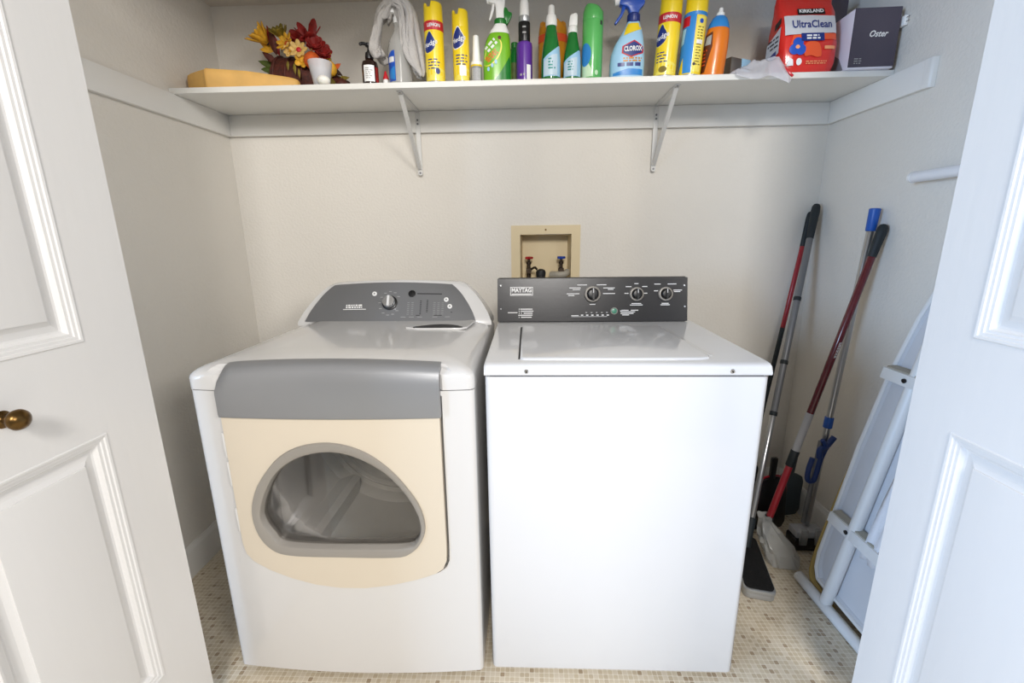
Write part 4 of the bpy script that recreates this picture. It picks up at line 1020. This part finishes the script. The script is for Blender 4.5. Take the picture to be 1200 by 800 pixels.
b = NB(); lines(b, lm, -.018, .046, .05, .066, 2, 22, .6, 0); mk('label_subtitle', b, 'amber', bo, 0, kind='stuff')
Z_ = .006
b = NB(); lathe(b, [(.176, .0205), (.18, .0225), (.202, .0215), (.206, .017)], 28, .0155, 0); hd0 = mk('collar', b, 'navy', t)
b = NB(); prism(b, smooth_poly([(.004, .203), (.03, .203), (.033, .215), (.047, .228), (.05, .24), (.045, .25), (.034, .262), (.02, .267), (-.008, .263), (-.03, .259), (-.034, .25), (-.033, .232), (-.018, .228), (-.006, .222)], 3), -.0125, .0125, .004); hd = mk('trigger_head', b, 'blue', t)
b = NB(); prism(b, smooth_poly([(-.024, .232), (-.012, .23), (-.02, .206), (-.034, .186), (-.044, .176), (-.048, .181), (-.036, .198), (-.028, .212)], 3), -.007, .007, .002); mk('trigger', b, 'blue', hd)
b = NB(); tube(b, [(-.031, 0, .247), (-.034, 0, .247), (-.05, 0, .244)], [.0105, .012, .0115], 18); mk('nozzle', b, 'white', hd)

# ---- orange squeeze bottle
t = on_shelf('orange_cleaner_bottle', 'orange cleaner bottle with blue shoulder and white tip', 'bottle', .641, -.27, -.25, None, .07)
pr = [(.0008, .034), (.004, .038), (.09, .039), (.13, .0375), (.15, .034), (.165, .03), (.18, .022), (.187, .014)]
b = NB(); lathe(b, pr, 36, b=.8); bo = mk('bottle_body', b, 'orange', t)
b = NB(); lathe(b, [(.148, .0352), (.152, .0346), (.166, .0306), (.181, .0226), (.188, .0145), (.19, .012)], 36, b=.8); mk('blue_shoulder', b, 'blue_mid', t)
cm = cyl_map(pr, .0008, b=.8); b = NB(); decal(b, [(-.055, .012), (-.03, .012), (-.014, .09), (-.018, .135), (-.05, .125)], cm); lb = mk('label', b, 'label_brown', bo, 60)
cm2 = cyl_map(pr, .0014, b=.8); b = NB(); decal(b, [(-.045, .095), (-.02, .095), (-.02, .125), (-.04, .12)], cm2); mk('label_patch', b, 'print_grey', lb, 60)
b = NB(); lines(b, cm2, -.05, -.026, .03, .085, 5, 41, .35, .4); mk('label_stripes', b, 'red_orange', lb, 0, kind='stuff')
b = NB(); lathe(b, [(.187, .0135), (.196, .013), (.199, .008), (.203, .0075), (.211, .006), (.213, .003)], 20); mk('nozzle', b, 'white', t)

# ---- small foil box
t = on_shelf('foil_carton', 'small grey metallic carton behind the plastic bag', 'box', .752, -.185, .5)
b = NB(); box(b, -.055, .045, -.03, .03, .0006, .078, .002); mk('carton_body', b, 'foil', t)
b = NB(); box(b, .0, .046, -.0312, .0312, .04, .0792, .001); mk('carton_label', b, 'sky', t)

# ---- crumpled zip bag
t = on_shelf('plastic_bag', 'crumpled translucent plastic bag lying at the shelf edge', 'bag', .795, -.278)
b = NB(); nx, ny = 26, 16; G = []; rd = random.Random(5)
ph = [rd.uniform(0, 6) for _ in range(8)]
def bagz(u, v):
    e = max(0, 1-abs(u)**3)*max(0, 1-abs(v)**4)
    rise = .022+.03*max(0, (u+.3))
    return e*(rise + .006*math.sin(u*7+ph[0]+v*3)+.005*math.sin(v*9+u*5+ph[1])+.004*math.sin(u*15+ph[2]))
top_, bot_ = [], []
for i in range(nx+1):
    u = -1+2*i/nx; r0, r1 = [], []
    for j in range(ny+1):
        v = -1+2*j/ny; x = u*.085*(1-.08*math.sin(v*5))-.012; y = v*.05*(1-.25*abs(u)-(.35*(u-.4) if u > .4 else 0))-.012+.008*math.sin(u*4)-(.075*(u-.4) if u > .4 else 0)
        sag = max(0, -(y+.275)-.312)*.9 if False else (max(0, (-y-.034))*.9)
        r0.append(b.verts.new((x, y, .004+bagz(u, v)-sag+(.003*math.sin(u*11) if sag else 0)))); r1.append(b.verts.new((x, y, .0008-sag)))
    top_.append(r0); bot_.append(r1)
for Gd in (top_, bot_):
    for i in range(nx):
        for j in range(ny): b.faces.new((Gd[i][j], Gd[i+1][j], Gd[i+1][j+1], Gd[i][j+1]))
for i in range(nx):
    for j in (0, ny): b.faces.new((top_[i][j], top_[i+1][j], bot_[i+1][j], bot_[i][j]))
for j in range(ny):
    for i in (0, nx): b.faces.new((top_[i][j], top_[i][j+1], bot_[i][j+1], bot_[i][j]))
mk('bag_film', b, 'zip_plastic', t, 50)
b = NB(); tube(b, smooth_path([(.058, -.05, .012), (.066, -.06, .0), (.076, -.066, -.014), (.086, -.066, -.022)]), .0042, 8); mk('zip_slider', b, 'red', t)

# ---- red detergent pouch
t = thing('detergent_pouch', 'red and silver detergent pouch beside the dark box', 'pouch', (.953, -.235, SZ))
pr = []
W2, D2 = .09, .066
b = NB(); secs = []; NP = 48
PF = []
for z, w, d, cy_ in ((.0008, .078, .056, 0), (.004, .084, .064, 0), (.03, .0905, .069, 0), (.09, .0935, .066, .0), (.15, .093, .052, .004), (.2, .0925, .036, .01), (.235, .092, .02, .014), (.26, .0915, .006, .016), (.275, .091, .003, .016)):
    PF.append((z, w, d, cy_)); s = []
    for k in range(NP):
        t_ = 2*PI*k/NP; c, d_ = math.cos(t_), math.sin(t_); p = 5.5 if d > .03 else 3
        s.append((w*math.copysign(abs(d_)**(2/p), d_)+.003*math.sin(z*60+k), cy_-d*math.copysign(abs(c)**(2/p), c)+.0012*math.sin(z*80+k*1.3), z))
    secs.append(s)
rings(b, secs); po = mk('pouch_body', b, 'red_bag', t, 50)
def pf(u, v, e=.0016, lx=None):
    for q0, q1 in zip(PF, PF[1:]):
        if q0[0] <= v <= q1[0]: break
    k = min(1, max(0, (v-q0[0])/(q1[0]-q0[0]))); d = q0[2]+(q1[2]-q0[2])*k; cy_ = q0[3]+(q1[3]-q0[3])*k; w = q0[1]+(q1[1]-q0[1])*k
    s = max(-.99, min(.99, u/w)); return (u, cy_-d*(1-abs(s)**5.5)**(1/5.5)-e-.0012, v)
pf2 = lambda u, v: pf(u, v, .0024); pf3 = lambda u, v: pf(u, v, .0032)
b = NB(); decal(b, [(-.084, .118), (.083, .122), (.083, .18), (.0, .184), (-.084, .184)], lambda u, v: pf(u, v, .0024 if abs(u) < .07 else .0036)); mk('silver_band', b, 'silver_bag', po, 60)
b = NB(); decal(b, [(-.07, .085), (.0, .1), (.085, .1), (.085, .121), (-.06, .117)], pf); mk('orange_band', b, 'red_orange', po, 60)
b = NB(); text(b, 'UltraClean', .036, lambda u, v: pf(u, v, .0042), .002, .151, rot=-.01, bold=.0006, width=.128); mk('product_name', b, 'navy', po, 0)
b = NB(); decal(b, rect(-.04, .05, .187, .208), pf2); bl = mk('brand_plate', b, 'black', po, 60)
b = NB(); text(b, 'KIRKLAND', .017, pf3, .005, .1985, bold=.0005, width=.08); mk('brand_lettering', b, 'print_white', bl, 0)
b = NB(); decal(b, rect(-.035, .04, .096, .122), pf3); bd_ = mk('blue_badge', b, 'navy', po, 60)
b = NB(); lines(b, lambda u, v: pf(u, v, .004), -.018, .026, .1, .118, 2, 6, .6, .1); mk('badge_lettering', b, 'print_white', bd_, 0, kind='stuff')
for cx_, cz_, r_ in ((-.045, .092, .017), (-.055, .072, .017), (-.036, .07, .017)):
    b = NB(); decal(b, ell(cx_, cz_, r_, r_, 18), pf3 if cx_ > -.04 else pf2); pd_ = mk('pod_picture', b, 'blue', po, 60)
b = NB(); decal(b, ell(-.047, .078, .007, .006, 14), lambda u, v: pf(u, v, .004)); mk('pod_highlight', b, 'peach', po, 60)
b = NB(); decal(b, smooth_poly([(-.02, .05), (.0, .052), (.02, .046), (.034, .05), (.03, .075), (.018, .092), (-.01, .094), (-.024, .08)], 3), lambda u, v: pf(u, v, .0019)); mk('flame_print', b, 'red_orange', po, 60)
b = NB(); decal(b, rect(.042, .078, .07, .08), pf2); mk('count_label', b, 'peach', po, 60)
b = NB(); lines(b, pf2, -.015, .055, .024, .036, 2, 13, .5, .1); mk('small_print', b, 'peach', po, 0, kind='stuff')
b = NB(); decal(b, [(-.075, .022), (-.055, .022), (-.058, .04), (-.065, .045), (-.073, .036)], pf2); decal(b, ell(-.038, .033, .009, .011, 14), pf2); mk('recycling_marks', b, 'print_white', po, 60, kind='stuff')
# left gusset print
def gm(e): return lambda u, v: (-.0905-e-.003-.002*math.sin(v*20), u, v)
b = NB(); decal(b, [(-.045, .07), (.045, .05), (.04, .12), (-.042, .15)], gm(.001)); gp = mk('gusset_band', b, 'silver_bag', po, 60)
b = NB(); decal(b, [(-.03, .06), (.01, .055), (.01, .075), (-.03, .082)], gm(.002)); mk('gusset_badge', b, 'navy', po, 60)
b = NB(); decal(b, [(-.038, .16), (.0, .15), (.0, .17), (-.036, .18)], gm(.001)); mk('gusset_plate', b, 'black', po, 60)
b = NB(); lines(b, gm(.002), -.036, .036, .09, .13, 3, 51, .4, .3); mk('gusset_print', b, 'print_dark', po, 0, kind='stuff')

# ---- dark carton behind
t = on_shelf('dark_carton', 'tall dark carton behind the red pouch', 'box', 1.105, -.09)
b = NB(); box(b, -.06, .05, -.05, .06, .0006, .30, .002); mk('carton_body', b, 'box_purple', t)
b = NB(); box(b, -.0615, -.0602, -.045, .055, .02, .29); mk('carton_side', b, 'black', t)

# ---- dark purple box with script lettering
t = on_shelf('appliance_box', 'dark purple box with white script lettering', 'box', 1.141, -.262, -.03)
b = NB(); box(b, -.072, .072, -.062, .062, .0006, .178, .0012); bo = mk('box_body', b, 'card_white', t)
b = NB(); box(b, -.0715, .0728, -.0634, -.062, .006, .1785); mk('front_print', b, 'box_purple', bo)
b = NB(); box(b, .072, .0728, -.062, .058, .006, .1785); mk('side_print', b, 'box_purple', bo)
bm_ = flat_map(-.0636)
b = NB(); text(b, 'Oster', .026, bm_, .008, .102, shear=.35, bold=.0005, width=.058); mk('brand_lettering', b, 'print_white', bo, 0)
b = NB(); lines(b, bm_, -.055, -.03, .014, .034, 3, 17, .4, .2); mk('small_print', b, 'print_grey', bo, 0, kind='stuff')
b = NB(); sm_ = lambda u, v: (-.0728, u, v); decal(b, [(-.04, .006), (.04, .006), (.05, .08), (.03, .075), (-.01, .05)], sm_); mk('side_picture', b, 'grey', bo, 60)
# cable and plug on top of the box
t = thing('power_cord', 'grey cord with white plug over the purple box', 'cord', (1.16, -.26, SZ+.18))
b = NB(); tube(b, smooth_path([(-.05, .02, .004), (-.02, -.02, .006), (.0, .0, .022), (-.02, .03, .024), (-.03, .0, .02), (.02, -.03, .006), (.058, -.035, .004), (.0635, -.045, -.012), (.0635, -.056, -.04)]), .0038, 8); mk('cable', b, 'sticker', t)
b = NB(); box(b, .0585, .0715, -.075, -.05, -.058, -.028, .003); pl = mk('plug', b, 'white', t)
b = NB(); box(b, .062, .0645, -.09, -.074, -.05, -.048); box(b, .062, .0645, -.09, -.074, -.038, -.036); mk('prongs', b, 'chrome', pl)

# ================================================================== the corner on the right
def lerp(a, b_, k): return Vector(a)+(Vector(b_)-Vector(a))*k
def pole(t, name, a, b_, k0, k1, r, mat, taper=None):
    q = NB(); p0, p1 = lerp(a, b_, k0), lerp(a, b_, k1); d = (p1-p0).normalized()*.004
    tube(q, [p0, p0+d*.5, p1-d*.5, p1] , [r*.9, r, taper or r, (taper or r)*.9], 16); return mk(name, q, mat, t)
def grip(t, a, b_, k1, r, mat):
    q = NB(); d = (Vector(b_)-Vector(a)); L = d.length*k1; d.normalize(); A = Vector(a)
    tube(q, [A-d*.012, A-d*.009, A, A+d*.02, A+d*L*.7, A+d*L], [r*.3, r*.75, r*1.05, r*1.15, r, r*.92], 16); return mk('grip', q, mat, t)
# flat mop with grey handle
a, c = (1.2, -.045, 1.34), (.838, -.50, .06)
t = thing('flat_mop', 'grey handled flat mop with black pad nearest the washer', 'mop', (.84, -.53, 0), world=True)
grip(t, a, c, .1, .0145, 'grip'); pole(t, 'handle', a, c, .1, .62, .0125, 'pole_grey')
for k in (.28, .47, .62): pole(t, 'handle_joint', a, c, k, k+.012, .0142, 'grip')
pole(t, 'lower_handle', a, c, .62, .93, .011, 'pole_silver'); pole(t, 'swivel_joint', a, c, .92, 1.0, .016, 'grip')
hd_m = Matrix.Translation((.832, -.555, 0)) @ Matrix.Rotation(-.24, 4, 'Z')
q = NB(); prism(q, rrect(-.052, .052, -.15, .15, .02, 4), .022, .038, .003, 2, 'xy'); bmesh.ops.transform(q, matrix=hd_m, verts=q.verts); mk('head_plate', q, 'alu', t)
q = NB(); prism(q, rrect(-.047, .047, -.143, .143, .018, 4), .0375, .046, .003, 2, 'xy'); bmesh.ops.transform(q, matrix=hd_m, verts=q.verts); mk('head_cover', q, 'pad_black', t)
q = NB(); prism(q, rrect(-.05, .05, -.148, .148, .02, 4), .0006, .022, .004, 2, 'xy'); bmesh.ops.transform(q, matrix=hd_m, verts=q.verts); mk('mop_pad', q, 'alu', t)
# broom with red and black handle, black bristles
a, c = (1.192, -.024, 1.31), (1.01, -.135, .22)
t = thing('broom', 'broom with thin red and black handle behind the grey mop', 'broom', (1.0, -.14, 0), world=True)
grip(t, a, c, .12, .011, 'grip'); pole(t, 'handle', a, c, .1, .44, .0095, 'pole_red'); pole(t, 'lower_handle', a, c, .43, 1.0, .0095, 'grip')
q = NB(); secs = []
for z, w, d in ((.0008, .135, .03), (.03, .13, .026), (.12, .085, .02), (.17, .05, .018)):
    secs.append([(1.0+w*math.copysign(abs(math.sin(k*PI/12))**.8, math.sin(k*PI/12)), -.138-d*math.copysign(abs(math.cos(k*PI/12))**.8, math.cos(k*PI/12)), z) for k in range(24)])
rings(q, secs); mk('bristles', q, 'bristle', t, kind='stuff')
q = NB(); secs = []
for z, w, d in ((.165, .055, .022), (.17, .058, .024), (.2, .045, .022), (.235, .017, .016), (.25, .014, .014)):
    secs.append([(1.002+w*math.sin(k*PI/12), -.137-d*math.cos(k*PI/12), z) for k in range(24)])
rings(q, secs); mk('broom_block', q, 'black', t)
# black dustpan with red edge upright beside it
t = thing('dustpan', 'black dustpan with red rim standing in the corner', 'dustpan', (1.02, -.30, 0), (0, 0, .15))
q = NB(); prism(q, smooth_poly([(-.07, .0), (.07, .0), (.078, .1), (.07, .19), (.04, .235), (-.03, .235), (-.065, .19), (-.075, .1)], 3), -.006, .012, .004); mk('pan', q, 'black', t)
q = NB(); tube(q, smooth_path([(-.06, .004, .2), (-.03, .004, .24), (.04, .004, .24), (.072, .004, .19), (.079, .004, .1)]), .004, 8); mk('rim', q, 'pole_red', t)
q = NB(); prism(q, [(-.012, .23), (.012, .23), (.014, .33), (-.014, .33)], -.006, .008, .003); mk('handle', q, 'black', t)
# grey-blue dustpan behind
t = thing('dustpan', 'grey blue dustpan leaning on the right wall behind the mops', 'dustpan', (1.155, -.205, 0), (0, .12, .2))
q = NB(); prism(q, smooth_poly([(-.12, .006), (.05, .006), (.05, .1), (.035, .19), (-.06, .2), (-.11, .12)], 3), -.006, .008, .003); mk('pan', q, 'pan_grey', t)
q = NB(); prism(q, [(-.03, .19), (-.01, .19), (-.012, .28), (-.028, .28)], -.005, .007, .003); mk('handle', q, 'pan_grey', t)
# mop with maroon handle and plastic-wrapped head
a, c = (1.212, -.407, 1.25), (.930, -.449, .10)
t = thing('wrapped_mop', 'maroon handled mop with clear plastic wrapped head', 'mop', (.95, -.47, 0), world=True)
grip(t, a, c, .085, .0145, 'grip'); pole(t, 'handle', a, c, .08, .585, .0125, 'maroon'); pole(t, 'pale_sleeve', a, c, .58, .715, .0135, 'sticker')
pole(t, 'black_sleeve', a, c, .71, .765, .0155, 'grip'); pole(t, 'lower_handle', a, c, .76, .97, .0125, 'pole_red'); pole(t, 'socket', a, c, .95, 1.03, .017, 'grip')
q = NB(); lines(q, lambda u, v: tuple(lerp(a, c, .37 + u/1.2) + Vector((0, -.0130, 0)) + Vector((1, 0, .22))*(-v*.9)), -.03, .03, -.005, .005, 2, 3, .6, .1); mk('handle_lettering', q, 'print_white', t, 0, kind='stuff')
q = NB(); secs = []; rd = random.Random(11)
for z, w, d, cx, cy_ in ((.0008, .048, .034, .978, -.518), (.008, .058, .042, .976, -.516), (.03, .060, .045, .970, -.508), (.05, .058, .044, .964, -.50), (.07, .055, .042, .956, -.487), (.09, .047, .038, .948, -.473), (.11, .036, .032, .94, -.462), (.13, .026, .025, .932, -.452), (.145, .021, .021, .928, -.449), (.16, .026, .024, .925, -.447)):
    row = []
    for k in range(28):
        c_, s_ = math.cos(k*PI/14), math.sin(k*PI/14); wr = 1+rd.uniform(-.09, .09)+.07*math.sin(4*k*PI/14+z*40)
        row.append((cx+w*wr*math.copysign(abs(s_)**.7, s_), cy_-d*wr*math.copysign(abs(c_)**.7, c_), max(.0006, z+(rd.uniform(-.005, .005) if z > .01 else 0))))
    secs.append(row)
rings(q, secs); bgm = mk('plastic_wrap', q, 'bag_plastic', t, 18)
q = NB(); lathe(q, [(.002, .03), (.05, .034), (.085, .025), (.1, .012)], 20, .955, -.485); mk('mop_head', q, 'hose_grey', t)
# sponge mop: silver handle, blue cap and lever
a, c = (1.206, -.365, 1.315), (1.118, -.404, .09)
t = thing('sponge_mop', 'silver handled sponge mop with blue cap and blue lever', 'mop', (1.115, -.41, 0), world=True)
pole(t, 'handle_cap', a, c, 0, .062, .0175, 'blue_plastic', .0155); pole(t, 'handle', a, c, .055, 1.0, .0115, 'pole_silver')
pole(t, 'lever_collar', a, c, .625, .66, .0155, 'blue_plastic')
o_ = Vector((-.022, -.012, 0)); pole(t, 'wringer_rod', Vector(a)+o_, Vector(c)+o_, .70, .985, .0085, 'pole_grey')
P = lambda k, dx=0, dy=0, dz=0: lerp(a, c, k)+Vector((dx, dy, dz))
q = NB(); tube(q, smooth_path([P(.70, .02, -.02, .02), P(.715, -.006, -.026, .005), P(.73, -.03, -.03, .01), P(.75, -.028, -.03, .0)]), .0105, 10)
tube(q, [P(.69, -.03, -.03), P(.7, -.02, -.03), P(.72, -.004, -.026)], .008, 10); mk('lever', q, 'blue_dark', t)
q = NB(); tube(q, smooth_path([P(.72, -.004, -.02), P(.76, -.016, -.022), P(.81, -.022, -.024), P(.83, -.03, -.026), P(.825, -.052, -.028), P(.79, -.058, -.03), P(.75, -.052, -.03)]), .0095, 10); mk('lever_grip', q, 'blue_dark', t)
q = NB(); box(q, 1.06, 1.17, -.445, -.385, .055, .085, .006); mk('head_frame', q, 'sticker', t)
q = NB(); box(q, 1.055, 1.175, -.45, -.38, .0008, .055, .01); mk('sponge', q, 'black', t)
q = NB(); box(q, 1.07, 1.10, -.455, -.44, .03, .1, .004); box(q, 1.13, 1.16, -.455, -.44, .03, .1, .004); mk('roller_clamps', q, 'clear_plastic', t, kind='stuff')

# ---- ironing board
t = thing('ironing_board', 'folded white ironing board leaning against the right wall', 'ironing board', (1.03, -.75, 0), world=True)
SL = .165
def bp_(y, h, off=0): # point on the board plane, h along height, off = out of plane toward the room
    return Vector((1.022+SL*h - off*.986, y, .055+h*.986 - off*SL))
YC = -.80
halfw = [(0, .145), (.03, .168), (.08, .178), (.5, .178), (.75, .165), (.95, .135), (1.1, .095), (1.19, .055), (1.22, .02)]
def edge(side, d=0): return [(YC+side*(w-d), h) for h, w in halfw]
prf = [(YC+w, h) for h, w in halfw] + [(YC-w, h) for h, w in reversed(halfw)]
cy0, ch0 = YC, .55
def shr(k, kk=None): return [(cy0+(y-cy0)*k, ch0+(h-ch0)*(1-(1-k)*.3)) for y, h in prf]
q = NB(); rings(q, [[bp_(y, h, .0) for y, h in shr(1)], [bp_(y, h, .012) for y, h in shr(1)], [bp_(y, h, .012) for y, h in shr(.93)], [bp_(y, h, .004) for y, h in shr(.9)]], True, True); mk('board_tray', q, 'iron_pale', t, 30)
q = NB(); tube(q, [bp_(y, h, .012) for y, h in shr(.97)] + [bp_(*shr(.97)[0], .012)], .007, 8, False); mk('rim', q, 'iron_white', t)
q = NB(); rings(q, [[bp_(y, h, .001) for y, h in shr(1.0)], [bp_(y, h, .001) for y, h in shr(1.035)], [bp_(y, h, -.014) for y, h in shr(1.035)], [bp_(y, h, -.022) for y, h in shr(.99)]], True, True); mk('cover_pad', q, 'pad_cloth', t, 40)
q = NB(); lo_ = [(YC+.182, .5), (YC+.19, .2), (YC+.188, .04), (YC+.172, -.012), (YC+.13, -.034), (YC+.05, -.04)]
tube(q, smooth_path([bp_(y+.004, h, .004) for y, h in lo_], 4), [.003+.009*min(1, i/14) for i in range(21)], 8); mk('tan_cover_hem', q, 'tan_pad', t)
# T-foot and leg
q = NB(); tube(q, [(.985, -.598, .0188), (.985, -.6, .0188), (1.0, -.96, .0188), (1.0, -.962, .0188)], [.012, .0182, .0182, .012], 18); ft = mk('foot_bar', q, 'iron_white', t)
q = NB(); tube(q, [(.985, -.5985, .0188), (.985, -.606, .0188)], [.0165, .0186], 18); mk('foot_cap', q, 'white', ft)
q = NB(); tube(q, [(.993, -.735, .03), (1.128, -.74, .80), (1.165, -.74, 1.0)], .0185, 18); mk('leg', q, 'iron_white', t)
# second foot bar of the other leg, behind
q = NB(); tube(q, [(1.035, -.66, .035), (1.045, -.96, .03)], .012, 14); mk('rear_foot_bar', q, 'box_cream', t)
for h, z_ in ((.235, 0), (.755, 0)):
    q = NB(); y0_, y1_ = YC+.158, YC-.16
    P4 = [(0, .0), (0, .03), (.034, .03), (.034, 0)]
    rings(q, [[bp_(y, h+dh, .012+do) for dh, do in P4] for y in (y0_, y1_)]); cb = mk('cross_bar', q, 'iron_white', t, 20)
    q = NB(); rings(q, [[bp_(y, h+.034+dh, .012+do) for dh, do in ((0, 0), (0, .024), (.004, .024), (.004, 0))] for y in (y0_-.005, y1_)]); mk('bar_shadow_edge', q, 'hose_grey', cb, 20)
    q = NB(); tube(q, [bp_(YC+.07, h+.017, .042), bp_(YC+.07, h+.017, .047)], .007, 12); mk('rivet', q, 'black', cb)
# loose cover cloth hanging
q = NB(); G = []
for i in range(9):
    row = []
    for j in range(7):
        k = i/8; row.append(q.verts.new((1.03+.045*k+.006*math.sin(j*1.7+i*.4), -.865+.012*j-.02*k, .26+.33*k+.006*math.sin(j*2))))
    G.append(row)
for i in range(8):
    for j in range(6): q.faces.new((G[i][j], G[i][j+1], G[i+1][j+1], G[i+1][j]))
o = mk('loose_cover_flap', q, 'pad_cloth', t, 60); so = o.modifiers.new('thick', 'SOLIDIFY'); so.thickness = .004
